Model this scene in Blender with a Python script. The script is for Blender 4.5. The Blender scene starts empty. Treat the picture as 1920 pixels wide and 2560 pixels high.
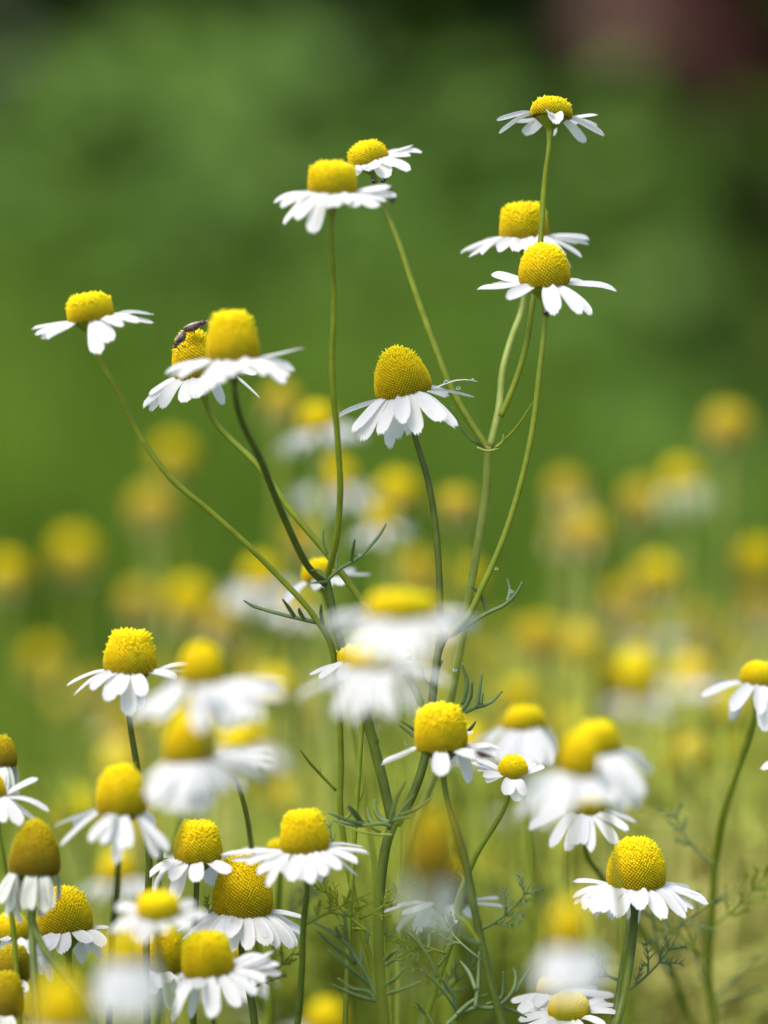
import bpy, math, random
import numpy as np
from mathutils import Vector, Matrix
R_ = math.radians
rnd = random.Random(7)
sc = bpy.context.scene
col = sc.collection

# ------------------------------------------------------------------ camera, sky, sun, exposure
CAM_Z, PITCH, FOCUS = 0.45, -4.0, 0.80
FRAME_H = 0.176                                   # metres of frame height at the focus distance
cd = bpy.data.cameras.new("camera")
cam = bpy.data.objects.new("camera", cd); col.objects.link(cam)
cam.location = (0, 0, CAM_Z)
cam.rotation_euler = (R_(90 + PITCH), 0, 0)
cd.sensor_fit = 'VERTICAL'; cd.sensor_height = 24.0; cd.sensor_width = 24.0
cd.lens = 24.0 * FOCUS / FRAME_H
cd.clip_start = 0.02; cd.clip_end = 2000
cd.dof.use_dof = True; cd.dof.focus_distance = FOCUS
cd.dof.aperture_fstop = cd.lens / 23.0            # 23 mm wide aperture
cd.dof.aperture_blades = 0
sc.camera = cam

SUN_EL, SUN_AZ = 57.0, 214.0                      # azimuth: clockwise from +Y; behind and left of the camera
w = bpy.data.worlds.new("World"); sc.world = w; w.use_nodes = True
nt = w.node_tree
sky = nt.nodes.new("ShaderNodeTexSky"); sky.sky_type = 'NISHITA'; sky.sun_disc = False
sky.sun_elevation = R_(SUN_EL); sky.sun_rotation = R_(SUN_AZ)
sky.air_density = 1.0; sky.dust_density = 3.0; sky.ozone_density = 1.0
bg = nt.nodes["Background"]; bg.inputs[1].default_value = 0.15
nt.links.new(sky.outputs[0], bg.inputs[0])
ld = bpy.data.lights.new("sun", 'SUN'); ld.energy = 1.8; ld.angle = R_(26); ld.color = (1.0, 0.96, 0.9)
sun = bpy.data.objects.new("sun", ld); col.objects.link(sun)
dirv = Vector((math.sin(R_(SUN_AZ)) * math.cos(R_(SUN_EL)), math.cos(R_(SUN_AZ)) * math.cos(R_(SUN_EL)), math.sin(R_(SUN_EL))))
sun.rotation_euler = dirv.to_track_quat('Z', 'Y').to_euler(); sun.location = (0, 0, 5)
sc.view_settings.view_transform = 'Standard'; sc.view_settings.look = 'None'
sc.view_settings.exposure = 0.87; sc.view_settings.gamma = 1.0
sc.cycles.use_denoising = True
sc.cycles.max_bounces = 8; sc.cycles.transmission_bounces = 6; sc.cycles.transparent_max_bounces = 8

# ------------------------------------------------------------------ picture <-> place
CR = Vector((1, 0, 0)); CF = Vector((0, math.cos(R_(PITCH)), math.sin(R_(PITCH)))); CU = CR.cross(CF)
CP = Vector((0, 0, CAM_Z))
K = FRAME_H / 2560.0 / FOCUS                      # metres per photo pixel per metre of depth

def at(px, py, d):
    return CP + CF * d + CR * ((px - 960) * K * d) + CU * ((1280 - py) * K * d)

CROPS = dict(A=(1140, 220, 1548 / 420), B=(680, 330, 4.1475), C=(60, 720, 1659 / 340), D=(340, 760, 1659 / 440), E=(820, 840, 4.1475),
             F=(150, 1550, 2.8603), G=(930, 1720, 1659 / 720), H=(1400, 2050, 4.1475), I=(600, 1280, 1659 / 740), J=(0, 1820, 3.95),
             K=(360, 2000, 2.8603), L=(0, 2180, 4.1475), M=(380, 2200, 4.1475), N=(1250, 2200, 4.74), O=(1600, 1600, 5.184),
             P=(780, 2250, 2.765), Q=(0, 1950, 2.023), R=(780, 1950, 2.592), S=(600, 1200, 2.023), Z=(0, 640, 2.0232), W=(0, 0, 0.86406), X=(0, 0, 1.0))

def px(c, x, y):
    a, b, s = CROPS[c]
    return a + x / s, b + y / s

# ------------------------------------------------------------------ materials
def mat(name, rough=0.6, spec=0.3):
    m = bpy.data.materials.new(name); m.use_nodes = True
    b = m.node_tree.nodes["Principled BSDF"]
    b.inputs["Roughness"].default_value = rough
    b.inputs["Specular IOR Level"].default_value = spec
    return m, m.node_tree, b

def noise_colour(t, b, stops, scale=400.0, detail=3.0, coord="Object"):
    tc = t.nodes.new("ShaderNodeTexCoord"); n = t.nodes.new("ShaderNodeTexNoise"); r = t.nodes.new("ShaderNodeValToRGB")
    n.inputs["Scale"].default_value = scale; n.inputs["Detail"].default_value = detail
    t.links.new(tc.outputs[coord], n.inputs["Vector"]); t.links.new(n.outputs["Fac"], r.inputs[0])
    e = r.color_ramp.elements
    e[0].position, e[0].color = stops[0][0], (*stops[0][1], 1); e[1].position, e[1].color = stops[-1][0], (*stops[-1][1], 1)
    for p, c in stops[1:-1]:
        q = e.new(p); q.color = (*c, 1)
    if b is not None: t.links.new(r.outputs[0], b.inputs["Base Color"])
    return r

def add_translucent(t, b, fac, colour_from=None, colour=(1, 1, 1)):
    tr = t.nodes.new("ShaderNodeBsdfTranslucent"); mx = t.nodes.new("ShaderNodeMixShader"); mx.inputs[0].default_value = fac
    if colour_from is not None: t.links.new(colour_from, tr.inputs[0])
    else: tr.inputs[0].default_value = (*colour, 1)
    t.links.new(b.outputs[0], mx.inputs[1]); t.links.new(tr.outputs[0], mx.inputs[2])
    t.links.new(mx.outputs[0], t.nodes["Material Output"].inputs[0])

def petal_material():
    m, t, b = mat("white_petal", 0.45, 0.25)
    r = noise_colour(t, b, [(0.3, (0.79, 0.79, 0.80)), (0.7, (0.84, 0.84, 0.85))], 250)
    add_translucent(t, b, 0.45, r.outputs[0])
    return m

def old_petal_material():
    m, t, b = mat("withering_petal", 0.6, 0.15)
    r = noise_colour(t, b, [(0.3, (0.50, 0.53, 0.46)), (0.7, (0.68, 0.70, 0.66))], 200)
    add_translucent(t, b, 0.25, r.outputs[0])
    return m

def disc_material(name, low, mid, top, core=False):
    """Florets open from the rim upward, and some shade is painted in low down, so the colour changes with how high on the cone a floret sits (attribute 'ripe')."""
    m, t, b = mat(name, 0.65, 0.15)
    a = t.nodes.new("ShaderNodeAttribute"); a.attribute_name = "ripe_shade"
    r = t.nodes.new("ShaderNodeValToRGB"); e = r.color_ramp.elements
    e[0].position, e[0].color = 0.0, (*low, 1); e[1].position, e[1].color = 1.0, (*top, 1)  # low end darker for open florets and for shade painted at the base
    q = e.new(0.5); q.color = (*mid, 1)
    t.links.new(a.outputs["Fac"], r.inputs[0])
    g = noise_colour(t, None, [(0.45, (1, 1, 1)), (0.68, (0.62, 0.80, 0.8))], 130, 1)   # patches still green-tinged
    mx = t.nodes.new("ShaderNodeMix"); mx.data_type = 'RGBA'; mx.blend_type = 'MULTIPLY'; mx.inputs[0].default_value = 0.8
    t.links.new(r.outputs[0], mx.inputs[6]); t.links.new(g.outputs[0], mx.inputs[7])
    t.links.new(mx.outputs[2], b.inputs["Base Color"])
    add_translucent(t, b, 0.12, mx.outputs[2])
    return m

M = {}
M['petal'] = petal_material(); M['old_petal'] = old_petal_material()
def faded_material():
    m, t, b = mat("faded_petal", 0.7, 0.1); noise_colour(t, b, [(0.3, (0.30, 0.30, 0.11)), (0.7, (0.44, 0.40, 0.17))], 200); return m
M['faded_petal'] = faded_material()
def pale_material():
    m, t, b = mat("pale_petal", 0.7, 0.1); noise_colour(t, b, [(0.3, (0.30, 0.36, 0.17)), (0.7, (0.40, 0.44, 0.26))], 200); return m
M['pale_petal'] = pale_material()
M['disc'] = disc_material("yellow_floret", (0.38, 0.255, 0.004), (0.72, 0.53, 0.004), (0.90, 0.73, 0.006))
M['ripe_shade'] = disc_material("ripe_floret", (0.20, 0.12, 0.008), (0.36, 0.26, 0.006), (0.58, 0.46, 0.006))
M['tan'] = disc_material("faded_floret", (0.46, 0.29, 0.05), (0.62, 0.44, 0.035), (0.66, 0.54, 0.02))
def green(name, stops, scale=300, tl=0.1, rough=0.5):
    m, t, b = mat(name, rough, 0.3)
    r = noise_colour(t, b, stops, scale)
    if tl: add_translucent(t, b, tl, r.outputs[0])
    return m
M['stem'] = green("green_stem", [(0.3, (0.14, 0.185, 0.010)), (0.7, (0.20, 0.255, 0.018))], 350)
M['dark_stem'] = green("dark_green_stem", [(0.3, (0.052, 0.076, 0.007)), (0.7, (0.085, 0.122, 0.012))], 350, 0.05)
M['pale_stem'] = green("pale_green_stem", [(0.3, (0.19, 0.24, 0.035)), (0.7, (0.28, 0.34, 0.07))], 300)
M['leaf'] = green("blue_green_leaf", [(0.3, (0.085, 0.135, 0.042)), (0.7, (0.145, 0.21, 0.08))], 300, 0.1)
M['field'] = green("field_foliage", [(0.32, (0.13, 0.20, 0.014)), (0.5, (0.36, 0.42, 0.05)), (0.68, (0.57, 0.55, 0.16))], 14, 0.25, 0.8)
def simple(name, colr, rough=0.5, spec=0.4):
    m, t, b = mat(name, rough, spec); noise_colour(t, b, [(0.3, tuple(c * 0.7 for c in colr)), (0.7, tuple(min(1, c * 1.25) for c in colr))], 1500)
    return m
M['beetle'] = simple("brown_beetle_shell", (0.07, 0.035, 0.03), 0.3, 0.6)
M['beetle_wing'] = simple("tan_wing_case", (0.26, 0.19, 0.16), 0.3, 0.6)
M['black'] = simple("black_insect", (0.012, 0.010, 0.014), 0.3, 0.6)
def water_material():
    m, t, b = mat("water", 0.0, 0.5)
    b.inputs["Transmission Weight"].default_value = 1.0; b.inputs["IOR"].default_value = 1.33
    b.inputs["Base Color"].default_value = (1, 1, 1, 1)
    return m
M['water'] = water_material()

# ------------------------------------------------------------------ mesh helpers
def new_mesh(name, v, f, m=None, smooth=True, attr=None):
    me = bpy.data.meshes.new(name)
    me.from_pydata([tuple(p) for p in v], [], f)
    if m is not None: me.materials.append(m)
    if smooth: me.polygons.foreach_set("use_smooth", [True] * len(me.polygons))
    if attr is not None:
        a = me.attributes.new("ripe_shade", 'FLOAT', 'POINT'); a.data.foreach_set("value", np.asarray(attr, dtype=np.float32))
    me.update()
    return me

def link(name, me, parent=None, loc=(0, 0, 0)):
    o = bpy.data.objects.new(name, me); col.objects.link(o); o.location = loc
    if parent is not None: o.parent = parent
    return o

def tag(o, label=None, cat=None, group=None, kind=None):
    if label: o["label"] = label
    if cat: o["category"] = cat
    if group: o["group"] = group
    if kind: o["kind"] = kind
    return o

def empty(name, loc):
    o = bpy.data.objects.new(name, None); col.objects.link(o); o.location = loc
    o.empty_display_size = 0.01
    return o

def spline(pts, n_per=6):
    """Smooth curve through pts (rows of any width), tangents weighted by the lengths of the neighbouring spans."""
    P = np.asarray(pts, float)
    n = len(P)
    if n == 2: return np.array([P[0] + (P[1] - P[0]) * t for t in np.linspace(0, 1, n_per + 1)])
    k = min(3, P.shape[1])
    h = np.maximum(np.linalg.norm(np.diff(P[:, :k], axis=0), axis=1), 1e-9)[:, None]
    dl = np.diff(P, axis=0) / h
    T = np.zeros_like(P)
    T[1:-1] = (dl[:-1] * h[1:] + dl[1:] * h[:-1]) / (h[1:] + h[:-1])
    T[0] = dl[0]; T[-1] = dl[-1]
    out = []
    for i in range(n - 1):
        for t in np.linspace(0, 1, n_per, endpoint=False):
            t2, t3 = t * t, t * t * t
            out.append(P[i] * (2 * t3 - 3 * t2 + 1) + T[i] * h[i] * (t3 - 2 * t2 + t) + P[i + 1] * (3 * t2 - 2 * t3) + T[i + 1] * h[i] * (t3 - t2))
    out.append(P[-1])
    return np.array(out)

def tube(path, V, F, sides=8, flat=1.0, ribs=0.0):
    """path rows: x y z r. Appends a capped tapered tube to the lists V, F."""
    b0 = len(V); n = len(path)
    prev = None
    for i in range(n):
        p = path[i, :3]; t = path[min(i + 1, n - 1), :3] - path[max(i - 1, 0), :3]
        t = t / (np.linalg.norm(t) + 1e-12)
        if prev is None:
            ref = np.array([0, 1, 0.0]) if abs(t[1]) < 0.9 else np.array([1.0, 0, 0])
            u = np.cross(t, ref)
        else:
            u = prev - t * np.dot(prev, t)
        u /= (np.linalg.norm(u) + 1e-12); prev = u
        v = np.cross(t, u)
        for k in range(sides):
            a = 2 * math.pi * k / sides
            r = path[i, 3] * (1 + ribs * (1 if k % 2 else -1))
            V.append(p + u * math.cos(a) * r + v * math.sin(a) * r * flat)
    for i in range(n - 1):
        for k in range(sides):
            a = b0 + i * sides + k; c = b0 + i * sides + (k + 1) % sides
            F.append((a, c, c + sides, a + sides))
    F.append(tuple(b0 + k for k in reversed(range(sides))))
    F.append(tuple(b0 + (n - 1) * sides + k for k in range(sides)))

# ------------------------------------------------------------------ flower head pieces (local: z up the axis, unit = metres)
PROF = dict(
    egg=[(.88, 0), (.97, .10), (1, .24), (.965, .45), (.87, .63), (.71, .80), (.50, .92), (.27, .985), (0, 1)],
    cone=[(.90, 0), (.99, .11), (.99, .25), (.91, .45), (.78, .63), (.60, .80), (.40, .92), (.21, .98), (0, 1)],
    block=[(.93, 0), (1, .17), (.985, .40), (.93, .64), (.83, .84), (.66, .96), (.42, 1.01), (.2, 1.02), (0, 1.02)],
    flat=[(.95, 0), (1, .2), (.995, .45), (.95, .70), (.86, .88), (.66, .985), (.35, 1.03), (0, 1.04)],
    dome=[(.95, 0), (1, .18), (.95, .48), (.81, .74), (.56, .92), (.28, .99), (0, 1)],
    taper=[(.90, 0), (.99, .13), (1, .28), (.94, .5), (.84, .7), (.74, .87), (.64, .97), (.40, 1.01), (0, 1.0)])

def disc_mesh(name, shape, rad, hgt, m, n=520, seed=0):
    rg = random.Random(seed)
    pr = spline([(a * rad, b * hgt) for a, b in PROF[shape]], 5)
    pr[:, 0] = np.clip(pr[:, 0], 0, None)
    V, F, A = [], [], []
    seg = 20
    for i, (r, z) in enumerate(pr):
        for k in range(seg):
            a = 2 * math.pi * k / seg
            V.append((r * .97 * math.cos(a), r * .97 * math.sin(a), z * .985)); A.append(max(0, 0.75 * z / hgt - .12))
    for i in range(len(pr) - 1):
        for k in range(seg):
            a = i * seg + k; c = i * seg + (k + 1) % seg
            F.append((a, c, c + seg, a + seg))
    ds = np.linalg.norm(np.diff(pr, axis=0), axis=1); rm = (pr[1:, 0] + pr[:-1, 0]) / 2
    ar = np.concatenate([[0], np.cumsum(2 * math.pi * rm * ds)])
    n = int(n * 1.6); sp = math.sqrt(ar[-1] / n)
    GA = math.pi * (3 - math.sqrt(5))
    for i in range(n):
        q = (i + .5) / n * ar[-1]; j = min(int(np.searchsorted(ar, q)) - 1, len(ds) - 1); j = max(j, 0)
        f = (q - ar[j]) / max(ar[j + 1] - ar[j], 1e-15)
        r, z = pr[j] + (pr[j + 1] - pr[j]) * f
        tn = (pr[j + 1] - pr[j]) / max(ds[j], 1e-12)
        rise = z / hgt; jt = .05 + .95 * max(0, min(1, (rise - .30 + rg.uniform(-.12, .12)) / .6))   # open florets low down keep their lattice, buds on top crowd
        ph = i * GA + rg.gauss(0, .22) * jt * sp / max(r, sp)
        er = np.array([math.cos(ph), math.sin(ph), 0]); et = np.array([-math.sin(ph), math.cos(ph), 0])
        nrm = er * tn[1] + np.array([0, 0, 1.0]) * (-tn[0]); tg = er * tn[0] + np.array([0, 0, 1.0]) * tn[1]
        nrm = nrm + np.array([0, 0, .35]); nrm /= np.linalg.norm(nrm)
        p = er * r + np.array([0, 0, z])
        rise = z / hgt
        hf = sp * (.72 + .35 * rg.random() * jt); rr = sp * (.43 + rg.uniform(-.03, .06) * jt)
        p = p + tg * rg.gauss(0, .16) * jt * sp; nrm = nrm + (tg * rg.gauss(0, .14) + et * rg.gauss(0, .14)) * jt; nrm /= np.linalg.norm(nrm)
        if rg.random() < (rise - .45) * 1.1: hf *= 1.0 + rg.random() * 1.25
        b0 = len(V); tone = min(1, max(0, rise + rg.uniform(-.12, .12)))
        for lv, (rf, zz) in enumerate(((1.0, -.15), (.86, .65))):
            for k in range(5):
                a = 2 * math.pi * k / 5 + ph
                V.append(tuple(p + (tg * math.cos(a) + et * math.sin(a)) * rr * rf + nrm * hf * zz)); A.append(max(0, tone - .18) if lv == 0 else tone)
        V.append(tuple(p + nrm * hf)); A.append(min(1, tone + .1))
        for k in range(5):
            F.append((b0 + k, b0 + (k + 1) % 5, b0 + 5 + (k + 1) % 5, b0 + 5 + k))
            F.append((b0 + 5 + k, b0 + 5 + (k + 1) % 5, b0 + 10))
    return new_mesh(name, V, F, m, True, A)

def cup_mesh(name, rad, r_stem, hgt, m):
    pr = [(.0, .10), (.80, .10), (.92, .0), (.88, -.12), (.70, -.30), (.45, -.50), (.22, -.72)]
    V, F = [], []; seg = 14
    pts = [(a * rad, b * rad * 1.05) for a, b in pr] + [(r_stem * 1.25, -rad * .98), (r_stem, -rad * 1.35)]
    for i, (r, z) in enumerate(pts):
        for k in range(seg):
            a = 2 * math.pi * k / seg
            rr = max(r, 1e-6) * (1 + .05 * (k % 2))
            V.append((rr * math.cos(a), rr * math.sin(a), z))
    for i in range(len(pts) - 1):
        for k in range(seg):
            a = i * seg + k; c = i * seg + (k + 1) % seg
            F.append((a, a + seg, c + seg, c))
    return new_mesh(name, V, F, m)

PU = [0, .07, .18, .34, .52, .70, .84, .93, 1.0]
PW = [.46, .62, .80, .93, 1.0, 1.02, .95, .80, .55]
def petal_geo(p0, p1, p2, wid, side, rg, V, F, nv=7):
    """A strap petal along the quadratic curve p0 p1 p2, blunt three-toothed tip, two grooves."""
    b0 = len(V)
    side = side / np.linalg.norm(side)
    cup = rg.uniform(-.10, .22); tw = rg.uniform(-.25, .25); sk = rg.uniform(-.12, .12); groove = rg.uniform(.05, .10)
    th = [rg.uniform(-.05, .03) for _ in range(3)]
    lens = np.linalg.norm(p2 - p0)
    wav = rg.uniform(0, 6.3); wa = rg.uniform(0.0, .04)
    for u, wf in zip(PU, PW):
        c = (1 - u) ** 2 * p0 + 2 * u * (1 - u) * p1 + u * u * p2
        t = 2 * (1 - u) * (p1 - p0) + 2 * u * (p2 - p1); t /= np.linalg.norm(t) + 1e-12
        s = side - t * np.dot(side, t); s /= np.linalg.norm(s) + 1e-12
        n = np.cross(s, t)
        a = tw * u; s, n = s * math.cos(a) + n * math.sin(a), n * math.cos(a) - s * math.sin(a)
        for k in range(nv):
            v = -1 + 2 * k / (nv - 1)
            off = -cup * v * v + groove * math.cos(v * 3 * math.pi / 1.0) * .5 * min(1, u * 4)
            p = c + s * (v * wid * .5 * wf + sk * wid * u * u) + n * (off * wid * wf + wa * lens * math.sin(wav + u * 5))
            if u == 1.0:
                p = p + t * lens * (.055 * abs(math.cos(v * 1.5 * math.pi)) + th[min(2, int((v + 1) * 1.5))] * .6 - .03 * v * v)
            V.append(p)
    nr = len(PU)
    for i in range(nr - 1):
        for k in range(nv - 1):
            a = b0 + i * nv + k
            F.append((a, a + 1, a + nv + 1, a + nv))

def make_head(plant, root_loc, spec, seed):
    """A flower head of a plant: the green cup, with the disc and every petal as its own sub-part. Returns the stem's upper end (world), axis."""
    rg = random.Random(seed)
    if spec['d'] < .752 and not spec.get('keep'): spec['d'] = .8 - (.8 - spec['d']) * 1.15
    c = spec['c']; d = spec['d']; s = K * d
    L, Rr, top, base = spec['disc']
    x0, _ = px(c, L, base); x1, _ = px(c, Rr, base); _, y0 = px(c, 0, top); cx, cy = px(c, (L + Rr) / 2 + spec.get('sx', 0), base)
    roll, tilt = R_(spec.get('roll', 0)), R_(spec.get('tilt', 3))
    rad = (x1 - x0) / 2 * s; hgt = (cy - y0) * s / max(.5, math.cos(tilt)) * spec.get('hk', 1.0)
    ax = (CU * math.cos(roll) + CR * math.sin(roll)) * math.cos(tilt) - CF * math.sin(tilt); ax.normalize()
    P = at(cx, cy, d)
    ex = (CR - ax * CR.dot(ax)).normalized(); ey = ax.cross(ex)
    B = Matrix((ex, ey, ax)).transposed()                       # local -> world
    Bn = np.array(B); Bi = Bn.T
    rs = spec.get('rs', 7) * s
    head = link("flower_head", cup_mesh("cup", rad * .80, rs, rad, M[spec.get('stem', 'stem')]), plant, P - root_loc)
    head.rotation_euler = B.to_euler()
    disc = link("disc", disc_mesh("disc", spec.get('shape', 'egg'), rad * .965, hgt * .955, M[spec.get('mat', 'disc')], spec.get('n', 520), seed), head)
    pm = M[spec.get('pmat', 'petal')]
    tips = []
    pw = spec.get('pw', 36)                                     # petal width in photo pixels at the focus distance
    reach = spec.get('reach')
    if reach is None:
        reach = max([math.hypot(px(c, t[0], t[1])[0] - cx, px(c, t[0], t[1])[1] - cy) for t in spec['tips']] + [0])
    for t in spec['tips']:
        tx, ty = px(t[4] if len(t) > 4 else c, t[0], t[1]); dx, dy = tx - cx, ty - cy
        r = math.hypot(dx, dy); z = math.sqrt(max(0, (reach * rg.uniform(.88, 1.0)) ** 2 - r * r))
        if t[2] == 'f': z = -z
        elif t[2] == 's': z = rg.uniform(-.25, .25) * reach
        tips.append((np.array(CR) * dx * s - np.array(CU) * dy * s + np.array(CF) * z * s, (t[3] * 1.02 if len(t) > 3 and t[3] else pw * rg.uniform(.82, 1.08))))
    for (ph, dr, ln) in spec.get('ring', []):                   # azimuth, droop, length in photo pixels
        e = np.array([math.cos(ph), math.sin(ph), 0]); l = rad + ln * s
        q = e * (rad + ln * s * math.cos(dr)) - np.array([0, 0, 1]) * ln * s * math.sin(dr)
        tips.append((Bn @ q, pw * rg.uniform(.85, 1.12)))
    if spec.get('fill'):                                         # the close-set petals between two listed ones
        loc = sorted([(math.atan2((Bi @ q)[1], (Bi @ q)[0]), Bi @ q, w_) for q, w_ in tips], key=lambda t: t[0])
        for (a0, q0, w0), (a1, q1, w1) in zip(loc, loc[1:]):
            if .5 < a1 - a0 < 1.4:
                for j in range(int((a1 - a0) / .5)):
                    u = (j + 1) / (int((a1 - a0) / .5) + 1); am = a0 + (a1 - a0) * u
                    rr_ = (math.hypot(q0[0], q0[1]) * (1 - u) + math.hypot(q1[0], q1[1]) * u) * rg.uniform(.88, 1.02)
                    tips.append((Bn @ np.array([math.cos(am) * rr_, math.sin(am) * rr_, q0[2] * (1 - u) + q1[2] * u]), pw * rg.uniform(.85, 1.1)))
    curves = []
    for tip, wd in tips:
        q = Bi @ tip
        ph = math.atan2(q[1], q[0]); e = np.array([math.cos(ph), math.sin(ph), 0]); tq = np.array([-math.sin(ph), math.cos(ph), 0])
        p0 = e * rad * .84 + np.array([0, 0, rad * (.03 + rg.uniform(-.03, .03))])
        v = q - p0; ln = np.linalg.norm(v)
        if ln < rad * .5: q = p0 + v / (ln + 1e-9) * rad * .6; ln = rad * .6
        p1 = p0 + (q - p0) * rg.uniform(.40, .55) + e * ln * rg.uniform(.0, .10) + np.array([0, 0, ln * rg.uniform(.02, .11)])
        dq = (q - p0) / ln; vw = Bi @ np.array(CF); best = None
        for sg_ in (-1, 1):                                      # a petal rolls a little about its length
            a_ = sg_ * rg.uniform(.15, .42); nn = np.cross(tq, dq); tr_ = tq * math.cos(a_) + nn * math.sin(a_)
            fc = abs(np.dot(np.cross(tr_, dq), vw))
            if best is None or fc > best[0]: best = (fc, tr_)
        tq = best[1]
        V, F = [], []
        petal_geo(p0, p1, q, wd * s, tq, rg, V, F)
        link("petal", new_mesh("petal", V, F, pm), head)
        curves.append((p0, p1, q, B, P))
    end = P - ax * rad * .80 * 1.3
    return end, ax, rs, curves

def back_path(end, ax, rs, rg, dx=0.0):
    """The stem of a flower that leans out of the bed towards the viewer."""
    p = [(0, 0, .002), (dx * .2, .014, -.009), (dx * .7, .07, -.020), (dx, .13, -.045), (dx * 1.1, .18, -.12)]
    rows = [[end.x + a, end.y + b_, end.z + c_, rs * (1 + i * .06)] for i, (a, b_, c_) in enumerate(p)]
    return np.array(rows + [[end.x + dx * 1.2, end.y + .21, -.004, rs * 1.5]])

def down_path(end, ax, rs, rg, d=0.0):
    """A stem that runs on from a head down to the ground."""
    g = Vector((end.x + rg.uniform(-.03, .03), end.y + rg.uniform(-.02, .02) + d, -0.004))
    a = end - ax * .022; m1 = a.lerp(g, .35) + Vector((rg.uniform(-.008, .008), rg.uniform(-.005, .005), 0)); m2 = a.lerp(g, .7)
    return np.array([[*(end + ax * .002), rs], [*a, rs], [*m1, rs * 1.15], [*m2, rs * 1.35], [*g, rs * 1.6]])

def px_path(c, pts, d0, d1, r0, r1):
    out = []
    n = len(pts)
    for i, p in enumerate(pts):
        f = i / max(1, n - 1); d = p[2] if len(p) > 2 else d0 + (d1 - d0) * f
        q = at(*px(c, p[0], p[1]), d); out.append([*q, (r0 + (r1 - r0) * f) * K * d * 1.12])
    return np.array(out)

def add_stem(plant, loc, path, m, name="stem", sides=9, ribs=.04):
    V, F = [], []
    p = spline(path, 8); p[:, :3] -= np.array(loc)
    tube(p, V, F, sides, 1.0, ribs)
    return link(name, new_mesh(name, V, F, m), plant)

def add_leaf(plant, loc, strands, m='leaf', d=.8, r=5.0, name="leaf"):
    """strands: (crop, [(x,y),...]); each a tapering flattened thread of one feathery leaf."""
    V, F = [], []; rg = random.Random(len(strands) * 31 + int(strands[0][1][0][0]))
    for c, pts in strands:
        dd = d + rg.uniform(-.006, .004)
        arr = []
        for i, (x, y) in enumerate(pts):
            f = i / (len(pts) - 1); q = at(*px(c, x, y), d + (dd - d) * f); rr = r * .82 * (1.0 - .3 * f) * (1.15 if 0 < i < len(pts) - 1 else 1)
            if i == len(pts) - 1: rr = r * .35
            arr.append([*q, rr * K * d])
        p = spline(arr, 6); p[:, :3] -= np.array(loc)
        tube(p, V, F, 6, .6)
    return link(name, new_mesh(name, V, F, M[m]), plant)

def ground_path(last, rg, spread=.03):
    """Continue a stem's last path row to the ground."""
    x, y, z, r = last
    return [[x + rg.uniform(-spread, spread) * .4, y + .004, z * .55, r * 1.15], [x + rg.uniform(-spread, spread), y + .01, -0.004, r * 1.35]]

# ------------------------------------------------------------------ the setting: ground
def build_ground():
    n = 40; V, F = [], []
    xs = np.concatenate([-np.geomspace(600, .3, n // 2), [0], np.geomspace(.3, 600, n // 2)])
    for y in xs:
        for x in xs: V.append((x, y + 2, 0))
    m_ = len(xs)
    for j in range(m_ - 1):
        for i in range(m_ - 1): F.append((j * m_ + i, j * m_ + i + 1, (j + 1) * m_ + i + 1, (j + 1) * m_ + i))
    m, t, b = mat("meadow_ground", 0.9, 0.1)
    noise_colour(t, b, [(0.3, (0.045, 0.060, 0.015)), (0.5, (0.07, 0.11, 0.02)), (0.7, (0.11, 0.15, 0.03))], 6, 5)
    o = link("ground", new_mesh("ground", V, F, m)); tag(o, kind="structure")
build_ground()

# ------------------------------------------------------------------ shrubs far behind
def leaf_cards(centres, sizes, rg, elong=1.9):
    V, F = [], []
    for c, s in zip(centres, sizes):
        d = Vector((rg.gauss(0, 1), rg.gauss(0, 1), rg.gauss(0, .7))).normalized(); n = Vector((rg.gauss(0, .7), rg.gauss(-.3, .7), rg.gauss(.8, .5)))
        sd = d.cross(n).normalized(); n = sd.cross(d)
        b = len(V); c = Vector(c)
        for f, wv, h in ((0, .0, 0), (.3, .42, .08), (.7, .36, .06), (1, 0, -.08)):
            if wv == 0: V.append(c + d * s * f * elong * .6 + n * s * h)
            else:
                V.append(c + d * s * f * elong * .6 - sd * s * wv + n * s * h); V.append(c + d * s * f * elong * .6 + sd * s * wv + n * s * h)
        F += [(b, b + 2, b + 1), (b + 1, b + 2, b + 4, b + 3), (b + 3, b + 4, b + 5)]
    return V, F

def shrub_material(name, a, b_, c):
    m, t, b = mat(name, 0.55, 0.25)
    r = noise_colour(t, b, [(0.34, a), (0.5, b_), (0.66, c)], 5.5, 2)
    add_translucent(t, b, 0.3, r.outputs[0]); return m
M['bright_shrub'] = shrub_material("bright_leaf", (0.080, 0.160, 0.018), (0.105, 0.20, 0.024), (0.13, 0.235, 0.028))
M['deep_shrub'] = shrub_material("deep_leaf", (0.046, 0.092, 0.020), (0.064, 0.12, 0.026), (0.084, 0.148, 0.030))
M['shade_shrub'] = shrub_material('shade_leaf', (0.026, 0.050, 0.012), (0.040, 0.075, 0.016), (0.055, 0.095, 0.018))  # darkness of the shaded corner is put into this leaf colour
M['copper_shrub'] = shrub_material("copper_leaf", (0.080, 0.028, 0.021), (0.10, 0.035, 0.027), (0.125, 0.044, 0.032))
M['bark'] = simple("bark", (0.09, 0.065, 0.04), 0.9, 0.1)

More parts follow.
